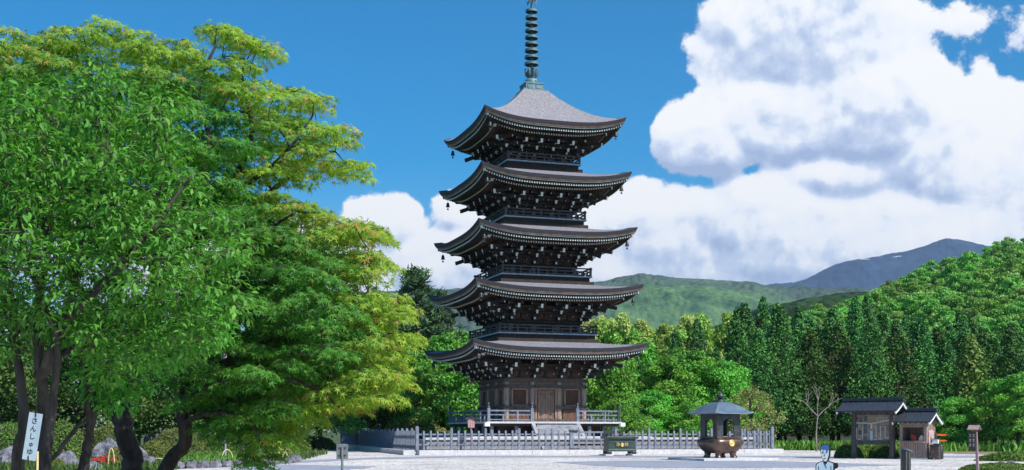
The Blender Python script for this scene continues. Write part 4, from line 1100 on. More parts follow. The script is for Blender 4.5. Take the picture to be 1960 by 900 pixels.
def edging():
    # bamboo hoops and log edging
    def hoop(px, Y, w, h, lb, rz=0):
        root_pts = [(w / 2 * math.cos(t), 0, h * math.sin(t)) for t in [i * math.pi / 10 for i in range(11)]]
        g = MB(); g.tube(root_pts, .028, 7); o = g.build('bamboo_hoop', 'bamboo', None, ((px - PX) / F * Y, Y, 0), rz); tag(o, lb, 'hoop', 'bamboo hoop edging')
    hoop(303, 53, .78, .28, 'wide low yellow bamboo hoop below the clipped mound')
    hoop(213, 50.5, .26, .75, 'tall narrow bamboo hoop beside the red azaleas')
    for px, Y, lb in ((435, 56, 'lone bamboo hoop in the iris bed'), (527, 57, 'left of the three bamboo hoops at the stone edging corner'), (540, 57.5, 'middle of the three bamboo hoops at the stone edging corner'), (551, 58, 'rightmost bamboo hoop at the stone edging corner')):
        hoop(px, Y, .55, .62, lb, .5)
    rs = np.random.default_rng(3)
    prev = G(385, 889.5); pts = [(330, 898), (400, 896), (470, 893.5), (520, 890), (550, 887.5), (567, 884), (562, 876)]
    k = 0
    for (a, b) in zip(pts[:-1], pts[1:]):
        A_, B_ = Vector(G(*a)), Vector(G(*b)); n = max(2, int((B_ - A_).length / .55))
        for i in range(n):
            p = A_.lerp(B_, (i + .5) / n); g = MB(); r = .24; vs = []
            g.lathe([(r, 0), (r * 1.08, .1), (r * .9, .24), (r * .5, .30)], n=8, smooth=False)
            g.v = [(x * (1 + rs.uniform(-.15, .15)), y * (1 + rs.uniform(-.15, .15)), z * (1 + rs.uniform(-.15, .15))) for x, y, z in g.v]
            o = g.build('edging_stone', 'rock', None, p, rs.uniform(0, 6)); tag(o, 'rough grey stone in the edging round the iris bed', 'edging stone', 'stones edging the iris bed')


edging()


def garden_lamp():
    Y = 70; x = (497 - PX) / F * Y
    root = empty('garden_sign', (x, Y, 0), R(20), 'pale roofed box on a post glimpsed through the maple branches', 'lantern')
    g = MB(); g.box((0, 0, .6), (.14, .14, 1.2)); g.build('post', 'grey_wood', root)
    g = MB(); g.box((0, 0, 1.45), (.62, .5, .6)); g.build('box', 'stone', root, bevel=.02)
    g = MB(); g.prism([(-.5, 1.74), (0, 1.98), (.5, 1.74)], Matrix.Identity(4), .75); g.build('roof', 'stone', root)
    Y = 60; x = (431 - PX) / F * Y
    root = empty('lamp_post', (x, Y, 0), 0, 'slim grey lamp post seen through the dark branches', 'lamp post')
    top = EYE + (PY - 672) / F * Y
    g = MB(); g.tube([(0, 0, 0), (0, 0, top - .3)], .06, 10); g.build('pole', 'stone', root)
    g = MB(); g.lathe([(.08, 0), (.16, .06), (.19, .36), (.10, .44)], (0, 0, top - .4), 14); g.build('lamp_head', 'stone_white', root)


garden_lamp()

# ------------------------------------------------------------------ generic trees of the woods


def broadleaf(name, h, r, nl, size, cols, npuff=22, flat=.62, trunk_h=.28, lean=0, mat_='leaf_far', bark='bark_pale', low=.30, shape='card', tiers=False):
    root = empty(name, (0, 0, 0)); P = []; rs = random
    for i in range(npuff):
        t = (i + .5) / npuff; z = h * (low + (1 - low) * t); env = math.sin(math.pi * min(1, (t * .82 + .18))) ** .6
        a = i * 2.4 + rs.uniform(-.4, .4); rr = r * env * rs.uniform(.45, .88); pr = r * rs.uniform(.30, .46) * (1 - .30 * t)
        P.append((rr * math.cos(a), rr * math.sin(a), z - pr * flat, pr))
    c, d, n, s, k = puffs(P, nl // npuff, size, cols, flat=flat)
    leaf_obj('crown', c, d, n, s, k, shape, mat_, root)
    g = MB(); th = h * trunk_h
    pts = [(0, 0, 0), (.03 * h * lean, .01 * h, th * .5), (.02 * h, 0, th), (0, .02 * h, h * .55), (.01 * h, 0, h * .85)]
    g.tube(pts, [r * .07 + .05, r * .055 + .03, r * .05 + .02, r * .035, r * .012], 8)
    for i, p in enumerate(P):
        if i % 2 == 0: z0 = max(th * .7, p[2] * .62); twig(g, (0.01 * h, 0, z0), (p[0], p[1], p[2]), r * .025 + .01, r * .007, 4)
    g.build('trunk', bark, root)
    return root


def cedar(h, r, cols, ntuft=150, nl=62, bare=.17, size=.21):
    root = empty('cedar', (0, 0, 0)); P = []; ga = 2.39996
    for i in range(ntuft):
        t = (i + .5) / ntuft; t = t ** 1.25; z = h * (bare + (1 - bare) * t); rr = r * (1 - t) ** .80 * random.uniform(.55, 1.08) + .05
        if t < .1: rr *= .5 + 5 * t
        a = i * ga + random.uniform(-.3, .3); P.append((rr * math.cos(a), rr * math.sin(a), z - .16 * rr, (.62 * (1 - t) ** .5 + .20) * random.uniform(.7, 1.3)))
    P.append((0, 0, h - .2, .12)); P.append((0, 0, h - .5, .2))
    c, d, n, s, k = puffs(P, nl, size, cols, flat=.95, down=-.5, lo=.55, vary=.25, nn_=.28, face_up=.25)
    leaf_obj('crown', c, d, n, s, k, 'card', 'needle', root)
    g = MB(); g.tube([(0, 0, 0), (.02, 0, h * .4), (0, 0, h * .97)], [.17, .12, .02], 8)
    for i in range(16):
        z = h * (bare * .6 + .04 * i); a = i * ga; rr = r * .7 * (1 - i / 24); twig(g, (0, 0, z), (rr * math.cos(a), rr * math.sin(a), z - .15 + random.uniform(-.1, .3)), .035, .012, 4)
    g.build('trunk', 'bark', root)
    return root


def place(proto, used, px, Y, z, s, sz, label, cat, group):
    o = proto if proto.name not in used else copy_tree(proto)
    used.add(proto.name); o.location = ((px - PX) / F * Y, Y, z); o.rotation_euler.z = random.uniform(0, 6.28); o.scale = (s, s, sz)
    tag(o, label, cat, group); return o


USED = set()
CED = [(.042, .14, .035), (.07, .20, .045), (.11, .28, .055), (.055, .165, .05)]
CED2 = CED + [(.09, .10, .035)]
cedars = [cedar(13, 2.9, CED, 150), cedar(12.5, 3.1, CED2, 150), cedar(13.5, 2.6, CED, 150), cedar(12, 2.9, [(.05, .13, .028), (.08, .18, .035), (.035, .09, .02)], 150)]


def terrain(name, x0, x1, y0, y1, nx, ny, fn, m, label=None):
    xs = np.linspace(x0, x1, nx); ys = np.linspace(y0, y1, ny); XX, YY = np.meshgrid(xs, ys); ZZ = fn(XX, YY)
    vs = np.stack([XX, YY, ZZ], -1).reshape(-1, 3).tolist(); fs = [(j * nx + i, j * nx + i + 1, (j + 1) * nx + i + 1, (j + 1) * nx + i) for j in range(ny - 1) for i in range(nx - 1)]
    b = MB(); b.add(vs, fs, 0, True); o = b.build(name, m); o['kind'] = 'structure'; return o


def ss(t): t = np.clip(t, 0, 1); return t * t * (3 - 2 * t)


# right-hand hill: ridge line given along azimuth; rises from Y~135 to the crest at ~330
RIDGE = [(1380, 700), (1440, 640), (1500, 612), (1560, 588), (1620, 566), (1680, 545), (1740, 520), (1800, 500), (1860, 480), (1910, 466), (1960, 458), (2100, 425), (2300, 400), (2700, 380)]
rx_ = np.array([(p[0] - PX) / F for p in RIDGE]); rz__ = np.array([(PY - p[1]) / F for p in RIDGE])


def hill_z(X, Y):
    t = np.interp(X / np.maximum(Y, 1), rx_, rz__) ; crest = 330.0
    up = ss((Y - 128) / (crest - 128)); down = np.where(Y > crest, 1 - .5 * ss((Y - crest) / 250), 1)
    z = (t * crest * up * down + EYE * up) - 10 * up
    return np.where(X / np.maximum(Y, 1) < rx_[0], z * np.clip((X / np.maximum(Y, 1) - (rx_[0] - .05)) / .05, 0, 1), z) - .3


Mhill = mat('forest floor on the hill', (.02, .035, .012), .95, var=(.04, .06, .02), scale=.1)
terrain('hill', 20, 420, 126, 600, 90, 70, hill_z, Mhill)

# cedar wood at the foot of the hill: rows of individual trees
CL = ['dark green cedar standing in the dense row at the edge of the wood']
n_c = 0
rows = [(103, 2.35, 1445, 2010, .84), (108, 2.5, 1400, 2020, .93), (114, 2.7, 1410, 2030, .99), (121, 3.0, 1420, 2060, 1.04), (129, 3.3, 1440, 2080, 1.08)]
for (Y, dx, pa, pb, hs) in rows:
    px = pa + random.uniform(0, 20)
    while px < pb:
        hh = hs * random.uniform(.86, 1.08)
        if px > 1740: hh *= .93
        if 1470 < px < 1700: hh *= 1.03
        YY = Y + random.uniform(-1.5, 1.5)
        place(random.choice(cedars), USED, px, YY, 0, random.uniform(.8, 1.02), hh, CL[0], 'cedar', 'cedars massed at the edge of the wood'); n_c += 1
        px += dx * F / Y * random.uniform(.75, 1.25)
for (px, Y, s, hh, lb) in ((1335, 125, .85, 1.03, 'lone dark cedar rising above the bright trees behind the burner'), (1293, 126, .72, .92, 'small dark cedar left of the lone cedar behind the burner'),
                           (1372, 122, .6, .72, 'short dark cedar between the lone cedar and the dense row'), (1425, 112, 1.0, .97, 'first cedar at the left end of the dense row with open top')):
    place(random.choice(cedars), USED, px, Y, 0, s, hh, lb, 'cedar', None)
yg = cedar(9, 1.9, [(.15, .25, .05), (.11, .21, .04), (.19, .28, .07)], 110, 40, .1, .3)
place(yg, USED, 1857, 97, 0, 1, 1, 'pale green drooping young conifer in front of the dark cedars', 'conifer', None)

# mid-ground broadleaves
LIME = [(.10, .32, .04), (.14, .40, .05), (.08, .26, .035), (.19, .44, .06)]
YEL = [(.30, .46, .09), (.38, .50, .13), (.22, .42, .07), (.42, .48, .17)]
bl = [broadleaf('broadleaf_tree', 8.3, 3.3, 11000, .21, LIME, 30), broadleaf('broadleaf_tree', 7.8, 3.5, 11000, .21, LIME, 26, flat=.5), broadleaf('broadleaf_tree', 8.6, 2.9, 9500, .22, LIME, 24)]
BG = 'bright green trees behind the court'
for (px, Y, s, sz, lb) in (
        (1168, 99, .95, 1.02, 'bright green tree just right of the pagoda veranda'), (1225, 103, 1.05, 1.12, 'bright green tree right of the lowest pagoda roof'),
        (1275, 97, 1.0, .90, 'bright green tree behind the right end of the fence'), (1330, 99, 1.05, .96, 'wide bright green tree behind the burner roof'),
        (1385, 98, .95, .90, 'bright green tree between the burner and the cedars'), (1140, 112, 1.0, 1.15, 'green tree partly hidden by the pagoda right side'),
        (1310, 110, 1.0, 1.08, 'taller green tree behind the burner second row'), (1245, 93, .7, .62, 'low bright green tree close behind the court fence'),
        (1190, 90, .62, .55, 'small bright green tree behind the veranda corner'), (1320, 92, .6, .5, 'low green bush like tree behind the burner'),
        (905, 104, 1.0, 1.05, 'bright green tree behind the left side of the pagoda'), (850, 108, 1.05, 1.22, 'tall bright green tree left of the lowest roof tip'),
        (800, 104, .95, 1.0, 'bright green tree between the maple and the pagoda'), (880, 122, 1.1, 1.45, 'pale green tree top showing above the second roof tip'),
        (760, 110, 1.1, 1.2, 'green tree half hidden behind the maple edge'), (955, 112, 1.0, 1.15, 'green tree mostly hidden behind the pagoda'),
        (1905, 92, .75, .72, 'yellow green tree behind the far right sign'), (1950, 90, .8, .70, 'bright tree at the right edge of the photo'), (1830, 93, .6, .55, 'low leafy green tree right of the booth')):
    place(random.choice(bl), USED, px, Y, -.1, s, sz, lb, 'tree', BG)
yt = [broadleaf('broadleaf_tree', 16, 2.7, 6500, .34, YEL, 26, flat=1.0, low=.22), broadleaf('broadleaf_tree', 15.5, 3.1, 6500, .34, YEL + [(.20, .34, .06)], 26, flat=.9, low=.22)]
LAB_Y = 'tall yellow green spring tree in the row above the bright green trees'
for px in list(range(1120, 1435, 21)) + [1440, 1462]:
    for Y in (150, 162):
        place(random.choice(yt), USED, px + random.uniform(-9, 9), Y + random.uniform(-4, 4), -.2, random.uniform(.85, 1.1), random.uniform(.88, 1.08) * (1 if Y == 150 else 1.06) * (.95 if px > 1400 else 1), LAB_Y, 'tree', 'yellow green trees above the court')
ol = broadleaf('broadleaf_tree', 4.9, 2.3, 4200, .14, [(.20, .21, .07), (.26, .26, .10), (.15, .17, .05)], 22, flat=.7, low=.25)
place(ol, USED, 1437, 88, 0, 1, 1, 'small olive tree with sparse spring leaves right of the burner roof', 'tree', None)

# hillside broadleaves (individuals)
HC = [(.12, .34, .055), (.17, .42, .07), (.22, .46, .08), (.10, .28, .05), (.24, .40, .10)]
ht = [broadleaf('hillside_tree', 8.5, 3.9, 3200, .40, HC, 18, flat=.5), broadleaf('hillside_tree', 9.5, 3.6, 3200, .38, HC, 18, flat=.5), broadleaf('hillside_tree', 8, 4.3, 3400, .42, HC, 18, flat=.45), broadleaf('hillside_tree', 9, 3.2, 2800, .38, [(.16, .24, .09), (.21, .28, .12), (.12, .2, .05)], 14, flat=.7)]
HL = 'light green broadleaf tree among many covering the right hillside'; cnt = 0; MAXH = 285
cand = []
Y = 150.0
while Y < 345:
    px = 1395 + random.uniform(0, 30)
    while px < 2010:
        X = (px - PX) / F * Y; z = float(hill_z(np.array(X), np.array(Y)))
        vis_y = PY - (z + 7 - EYE) * F / Y
        if z > -.2 and vis_y < 650: cand.append((px, Y + random.uniform(-3, 3)))
        px += 5.4 * F / Y * random.uniform(.8, 1.2)
    Y += 6.2 + Y * .008
random.shuffle(cand); print('hillside candidates', len(cand), 'cedars', n_c)
for (px, Y) in cand[:MAXH]:
    X = (px - PX) / F * Y; z = float(hill_z(np.array(X), np.array(Y)))
    place(random.choices(ht, (3, 3, 3, 1))[0], USED, px, Y, z - .6, random.uniform(.75, 1.15), random.uniform(.8, 1.15), HL, 'hillside tree', 'trees covering the right hillside')

# far ridges
def prof_fn(pts, D, depth, seed=0, rough=0.0, zoff=0):
    xa = np.array([(p[0] - PX) / F * D for p in pts]); za = np.array([(PY - p[1]) / F * D + EYE for p in pts])
    def f(X, Y):
        z = np.interp(X, xa, za, left=za[0] * .4, right=za[-1] * .5); u = (Y - D) / depth
        r = np.where(u < 0, 1 - ss(-u), 1 - .6 * ss(u))
        rs = np.random.default_rng(seed); n = 0
        for o in range(7):
            k = 2 * np.pi * 1.9 ** o / (depth * .9); t = rs.uniform(0, 6.3, 3); n = n + .62 ** o * (1 - 2 * np.abs(np.sin((X * np.cos(t[0]) + Y * np.sin(t[0])) * k + t[1] + 1.3 * np.sin(X * k * .4 + t[2])))) 
        return z * r + n * rough * np.clip(1 - np.abs(u), 0, 1) * (.15 + .85 * np.clip(np.abs(u) * 4, 0, 1))
    return f


def forestmat(name, c1, c2, c3, scale, bs, bump=1.0, snow=None):
    Mt = bpy.data.materials.new(name); Mt.use_nodes = True; nt = Mt.node_tree; N = nt.nodes; L = nt.links; b = N['Principled BSDF']; b.inputs['Roughness'].default_value = .95; b.inputs['Specular IOR Level'].default_value = .05
    tc = N.new('ShaderNodeTexCoord'); n = N.new('ShaderNodeTexNoise'); n.inputs['Scale'].default_value = scale; n.inputs['Detail'].default_value = 9; n.inputs['Roughness'].default_value = .7; L.new(tc.outputs['Object'], n.inputs[0])
    r = N.new('ShaderNodeValToRGB'); L.new(n.outputs[0], r.inputs[0]); e = r.color_ramp.elements; e[0].position = .38; e[0].color = (*c1, 1); e[1].position = .62; e[1].color = (*c3, 1); x = e.new(.5); x.color = (*c2, 1)
    v = N.new('ShaderNodeTexVoronoi'); v.inputs['Scale'].default_value = bs; L.new(tc.outputs['Object'], v.inputs['Vector'])
    bp = N.new('ShaderNodeBump'); bp.invert = True; bp.inputs['Strength'].default_value = bump; bp.inputs['Distance'].default_value = .6 / bs; L.new(v.outputs['Distance'], bp.inputs['Height']); L.new(bp.outputs[0], b.inputs['Normal'])
    src = r.outputs[0]
    if snow:
        geo = N.new('ShaderNodeSeparateXYZ'); L.new(tc.outputs['Object'], geo.inputs[0])
        n2 = N.new('ShaderNodeTexNoise'); n2.inputs['Scale'].default_value = .03; n2.inputs['Detail'].default_value = 7; n2.inputs['Roughness'].default_value = .65; mp = N.new('ShaderNodeMapping'); mp.inputs['Scale'].default_value = (1, .35, 1.6); L.new(tc.outputs['Object'], mp.inputs[0]); L.new(mp.outputs[0], n2.inputs[0])
        tot = None
        for (cx, cz, sx, sz) in snow:
            q = mn(nt, 'ADD', mn(nt, 'POWER', mn(nt, 'ABSOLUTE', mn(nt, 'DIVIDE', mn(nt, 'SUBTRACT', geo.outputs[0], cx), sx)), 2), mn(nt, 'POWER', mn(nt, 'ABSOLUTE', mn(nt, 'DIVIDE', mn(nt, 'SUBTRACT', geo.outputs[2], cz), sz)), 2))
            f_ = mn(nt, 'SUBTRACT', 1, q); tot = f_ if tot is None else mn(nt, 'MAXIMUM', tot, f_)
        fac = mn(nt, 'MULTIPLY', mn(nt, 'ADD', mn(nt, 'MULTIPLY', tot, .35), mn(nt, 'MULTIPLY', mn(nt, 'SUBTRACT', n2.outputs[0], .60), 4.5)), 6, clamp=True)
        gate = mn(nt, 'MULTIPLY', fac, mn(nt, 'GREATER_THAN', tot, 0.0))
        mx = N.new('ShaderNodeMix'); mx.data_type = 'RGBA'; L.new(gate, mx.inputs[0]); L.new(r.outputs[0], mx.inputs[6]); mx.inputs[7].default_value = (.55, .62, .70, 1); src = mx.outputs[2]
    L.new(src, b.inputs['Base Color']); return Mt


FA = forestmat('dark conifer ridge', (.012, .030, .012), (.018, .042, .018), (.03, .065, .022), .05, .16)
FB = forestmat('haze tinted spring woods on the far hill', (.03, .075, .045), (.065, .135, .068), (.115, .195, .085), .02, .11, .45)  # greens paled and pulled towards blue, distance haze put into the colour
FC = forestmat('far ridge woods', (.03, .055, .04), (.045, .08, .05), (.07, .12, .06), .006, .05)
sn = lambda px, py, sx, sy, D=5200.0: ((px - PX) / F * D, (PY - py) / F * D + EYE, sx / F * D, sy / F * D)
FM = forestmat('bare haze blue mountain side', (.008, .028, .075), (.012, .038, .092), (.022, .052, .11), .006, .02, .4,  # blue of the distant air painted into the base colours
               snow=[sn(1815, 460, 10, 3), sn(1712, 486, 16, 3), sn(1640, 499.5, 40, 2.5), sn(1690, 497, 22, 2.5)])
D = 520; terrain('hill', (1330 - PX) / F * D, (1800 - PX) / F * D, D - 120, D + 120, 160, 30, prof_fn([(1330, 640), (1420, 600), (1470, 586), (1530, 572), (1600, 562), (1650, 560), (1800, 600)], D, 120, 1, 1.2), FA)
D = 1700; terrain('hill', (950 - PX) / F * D, (1700 - PX) / F * D, D - 420, D + 420, 320, 130, prof_fn([(950, 560), (1120, 553), (1165, 546), (1230, 542), (1300, 545), (1390, 551), (1450, 560), (1500, 576), (1540, 600), (1700, 650)], D, 420, 2, 7), FB)
D = 3400; terrain('hill', (700 - PX) / F * D, (1800 - PX) / F * D, D - 700, D + 700, 260, 80, prof_fn([(700, 560), (1000, 548), (1150, 537), (1200, 529), (1245, 525.5), (1290, 528), (1350, 534), (1400, 540), (1450, 543.5), (1520, 546), (1800, 560)], D, 700, 3, 14), FC)
D = 5200; terrain('mountain', (1250 - PX) / F * D, (2300 - PX) / F * D, D - 1100, D + 1000, 360, 130,
                  prof_fn([(1250, 570), (1400, 552), (1470, 545), (1510, 543), (1540, 535), (1570, 520), (1600, 506), (1635, 498), (1680, 491), (1730, 481), (1770, 469), (1795, 459), (1812, 455), (1830, 459), (1855, 466), (1880, 472), (1940, 490), (2100, 520), (2300, 560)], D, 1100, 4, 17), FM)
# left pine and dark trees behind the big maples


def pine(h, r):
    root = empty('pine_tree', (0, 0, 0)); P = []; g = MB(); g.tube([(0, 0, 0), (.3, .1, h * .4), (-.1, 0, h * .75), (0, 0, h * .98)], [.28, .2, .12, .03], 8)
    for i in range(46):
        t = (i + .5) / 46; z = h * (.42 + .56 * t); rr = r * (1 - t) ** .55 * random.uniform(.5, 1.1); a = i * 2.4; q = (rr * math.cos(a), rr * math.sin(a), z + rr * .25)
        twig(g, (0, 0, z - .3), q, .06, .02, 4)
        for j in range(4): P.append((q[0] * random.uniform(.55, 1.05) + random.uniform(-.3, .3), q[1] * random.uniform(.55, 1.05) + random.uniform(-.3, .3), q[2] + random.uniform(-.2, .35), random.uniform(.3, .5)))
    c, d, n, s, k = puffs(P, 36, .34, [(.06, .12, .05), (.08, .15, .06), (.045, .09, .045)], flat=.8, lo=.1); d[:, 2] += .8
    leaf_obj('crown', c, d, rdir(len(c)), s * 1.1, k, 'blade', 'needle', root); g.build('trunk', 'bark', root); return root


LEAVES['blade'] = LEAVES['broadblade']
pn = pine(17, 2.9)
place(pn, USED, 795, 113, 0, 1.45, .98, 'dark long needled pine between the maple and the pagoda', 'pine tree', None)
place(pn, USED, 842, 116, 0, 1.0, .88, 'shorter dark pine just left of the second roof tip', 'pine tree', None)
DK = [(.045, .10, .022), (.06, .13, .028), (.035, .075, .02), (.09, .17, .035)]
dk = [broadleaf('broadleaf_tree', 10, 4.2, 15000, .19, DK, 34), broadleaf('broadleaf_tree', 9, 3.6, 14000, .18, LIME, 30)]
for i, (px, Y, s, sz, j, lb) in enumerate(((-40, 72, 1.2, 1.15, 0, 'dark broad tree beyond the garden at the far left edge'), (70, 84, 1.1, 1.0, 1, 'green tree seen between the dogwood stems'), (160, 78, 1.1, 1.0, 0, 'dark tree behind the small forked dogwood'),
                                           (260, 88, 1.1, .95, 1, 'green tree behind the thick curving trunk'), (350, 82, 1.05, .9, 0, 'dark tree behind the red azalea garden'), (440, 92, 1.2, .98, 1, 'green tree behind the lamp post'),
                                           (530, 90, 1.2, .9, 0, 'dark green tree behind the leaning maple'), (610, 98, 1.2, 1.0, 1, 'green tree behind the far side fence corner'), (690, 106, 1.2, 1.1, 0, 'dark green tree behind the maple right edge'), (740, 120, 1.3, 1.25, 0, 'tall dark tree below the left pine'))):
    place(dk[j], USED, px, Y, -.1, s, sz, lb, 'tree', 'trees behind the garden')


def bare_tree():
    Y = 90; root = empty('bare_tree', ((1563 - PX) / F * Y, Y, 0), 0, 'leafless pale forked tree in front of the cedars', 'tree'); g = MB()
    def br(a, d, L_, r, n):
        b = a + d * L_; twig(g, a, b, r, r * .6, 5, .06)
        if n == 0: return
        for s in range(3 if n > 1 else 2):
            v = (d + Vector((random.uniform(-.8, .8), random.uniform(-.6, .6), random.uniform(-.1, .35)))).normalized(); br(b, v, L_ * random.uniform(.5, .72), r * .58, n - 1)
    br(Vector((0, 0, 0)), Vector((.03, 0, 1)), 2.6, .075, 0); br(Vector((.08, 0, 2.6)), Vector((-.7, 0, .75)).normalized(), 1.1, .05, 2); br(Vector((.08, 0, 2.55)), Vector((.75, 0, .7)).normalized(), 1.1, .05, 2); br(Vector((.08, 0, 2.6)), Vector((.05, .1, 1)).normalized(), 1.2, .045, 2)
    g.build('trunk', 'bare_bark', root)


bare_tree()

# ------------------------------------------------------------------ the big trees in front


def inpoly(P, poly):
    x, y = P; c = False; n = len(poly)
    for i in range(n):
        x1, y1 = poly[i]; x2, y2 = poly[(i + 1) % n]
        if (y1 > y) != (y2 > y) and x < (x2 - x1) * (y - y1) / (y2 - y1) + x1: c = not c
    return c


def edge_dist(P, poly):
    p = np.array(P); q = np.array(poly, float); a = q; b = np.roll(q, -1, 0); ab = b - a; t = np.clip(((p - a) * ab).sum(1) / np.maximum((ab ** 2).sum(1), 1e-9), 0, 1)
    return float(np.sqrt(((a + ab * t[:, None] - p) ** 2).sum(1)).min())


def big_tree(name, D, depth, poly, npad, limbs, label, cat, kind, holes=(), pad_r=.5, leaves=110, size=.085, seed=1, bark='bark', drop=.35, ptw=.011):
    """limbs: [( [(px, py, dY)...], r0, r1)] main wood; pads of leaves fill the crown's volume and each is tied by a twig to the nearest wood"""
    random.seed(seed); base = at(limbs[0][0][0][0], 0, D); root = empty(name, (base.x, D, 0), 0, label, cat); off = Vector((base.x, D, 0))
    xs = [p[0] for p in poly]; ys = [p[1] for p in poly]; pads = []; tries = 0
    while len(pads) < npad and tries < npad * 60:
        tries += 1; p = (random.uniform(min(xs), max(xs)), random.uniform(min(ys), max(ys)))
        if not inpoly(p, poly): continue
        e = edge_dist(p, poly); pr = pad_r * random.uniform(.7, 1.25)
        if e < pr * F / D * (.40 if kind == 'maple' else .5): continue
        if any(((p[0] - h[0]) / h[2]) ** 2 + ((p[1] - h[1]) / h[3]) ** 2 < 1 for h in holes): continue
        dep = depth * min(1, .25 + e / 190) * random.uniform(-1, 1); q = at(p[0], p[1], D + dep) - off
        if any((q - w[0]).length < (w[1] + pr) * .47 for w in pads): continue
        pads.append((q, pr, e))
    # wood
    g = MB(); nodes = []
    for (pts, r0, r1) in limbs:
        P3 = [at(a, b, D + c) - off for (a, b, c) in pts]; n = len(P3); fine = []
        for i in range(n - 1):
            p0, p1, p2, p3 = P3[max(i - 1, 0)], P3[i], P3[i + 1], P3[min(i + 2, n - 1)]
            for k in range(5):
                t = k / 5; fine.append(.5 * ((2 * p1) + (p2 - p0) * t + (2 * p0 - 5 * p1 + 4 * p2 - p3) * t * t + (3 * p1 - p0 - 3 * p2 + p3) * t ** 3))
        fine.append(P3[-1]); m_ = len(fine)
        fine = [p + Vector((random.uniform(-1, 1), random.uniform(-1, 1), 0)) * .02 for p in fine]
        rad = [r0 + (r1 - r0) * (i / (m_ - 1)) ** .8 for i in range(m_)]; g.tube(fine, rad, 12); nodes += [(fine[i], rad[i]) for i in range(2, m_)]
    NP = [n[0] for n in nodes]; NR = [n[1] for n in nodes]
    todo = sorted(pads, key=lambda w: min((w[0] - p).length for p in NP[::3]))
    for (q, pr, e) in todo:
        arr = np.array([tuple(p) for p in NP]); dd = np.linalg.norm(arr - np.array(tuple(q)), axis=1) + .9 * np.maximum(arr[:, 2] - q.z, 0); i = int(dd.argmin()); r0 = max(min(NR[i] * .7, ptw * 2.6), ptw * .8)
        pts = twig(g, NP[i], q, r0, max(r0 * .45, .005), 5, .14, k=4)
        for j, p in enumerate(pts[1:]): NP.append(p); NR.append(r0 * (1 - .14 * (j + 1)))
        for j in range(4):
            a = random.uniform(0, 6.28); twig(g, q, q + Vector((math.cos(a) * pr * .8, math.sin(a) * pr * .8, -drop * pr * .4)), ptw * .55, .003, 4, .1, k=2)
    g.build('trunk', bark, root)
    C = []; Dd = []; Nn = []; S = []; K = []
    xmax = max(xs)
    for (q, pr, e) in pads:
        n = int(leaves * (pr / pad_r) ** 2 * random.uniform(.8, 1.2)); orange = random.random() < .45; rho = np.sqrt(rng.random(n)); a = rng.uniform(0, 2 * np.pi, n)
        tx, ty = random.uniform(-.25, .25), random.uniform(-.25, .25)
        if kind == 'maple':
            x = rho * np.cos(a) * pr; y = rho * np.sin(a) * pr; z = -drop * pr * rho ** 2 + tx * x + ty * y + rng.normal(size=n) * .07 * pr
            c = np.stack([x, y, z], 1) + np.array(tuple(q)); d = np.stack([np.cos(a), np.sin(a), -.9 + 0 * a], 1) + rng.normal(size=(n, 3)) * .3
            nm = norm(np.stack([np.cos(a) * .3 * rho, np.sin(a) * .3 * rho, 1 + 0 * a], 1) + rng.normal(size=(n, 3)) * .38)
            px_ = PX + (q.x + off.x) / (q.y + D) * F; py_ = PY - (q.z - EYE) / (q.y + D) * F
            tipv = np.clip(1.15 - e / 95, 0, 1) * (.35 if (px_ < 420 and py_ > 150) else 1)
            if kind == 'maple' and D < 19: tipv *= np.clip((px_ - 470) / 160, 0, 1)  # shaded lower left sprays kept dark green, shade put into leaf colour
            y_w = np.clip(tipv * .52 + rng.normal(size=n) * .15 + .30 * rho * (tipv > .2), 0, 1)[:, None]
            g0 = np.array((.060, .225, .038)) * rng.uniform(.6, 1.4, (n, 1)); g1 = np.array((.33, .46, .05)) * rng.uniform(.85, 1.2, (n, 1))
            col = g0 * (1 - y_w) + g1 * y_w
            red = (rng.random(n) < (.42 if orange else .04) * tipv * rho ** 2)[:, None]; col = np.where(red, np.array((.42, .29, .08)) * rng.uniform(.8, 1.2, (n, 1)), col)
        else:
            u = rdir(n); c = u * pr * rng.uniform(.25, 1.05, (n, 1)) * np.array((1, 1, .62)) + np.array(tuple(q)); d = u * np.array((1, 1, .2)) + rng.normal(size=(n, 3)) * .5; d[:, 2] -= .35
            nm = norm(rng.normal(size=(n, 3)) * .35 + np.array((0, 0, 1.0)) + u * .35)
            col = np.array((.088, .30, .05)) * rng.uniform(.6, 1.45, (n, 1)) + np.array((.05, .05, .005)) * (rng.random((n, 1)) < .2)
        C.append(c); Dd.append(d); Nn.append(nm); S.append(size * rng.uniform(.7, 1.25, n)); K.append(col)
    C, Dd, Nn, S, K = [np.concatenate(v) for v in (C, Dd, Nn, S, K)]
    print(name, 'pads', len(pads), 'leaves', len(C))
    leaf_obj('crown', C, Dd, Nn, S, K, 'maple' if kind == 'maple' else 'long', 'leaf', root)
    return root


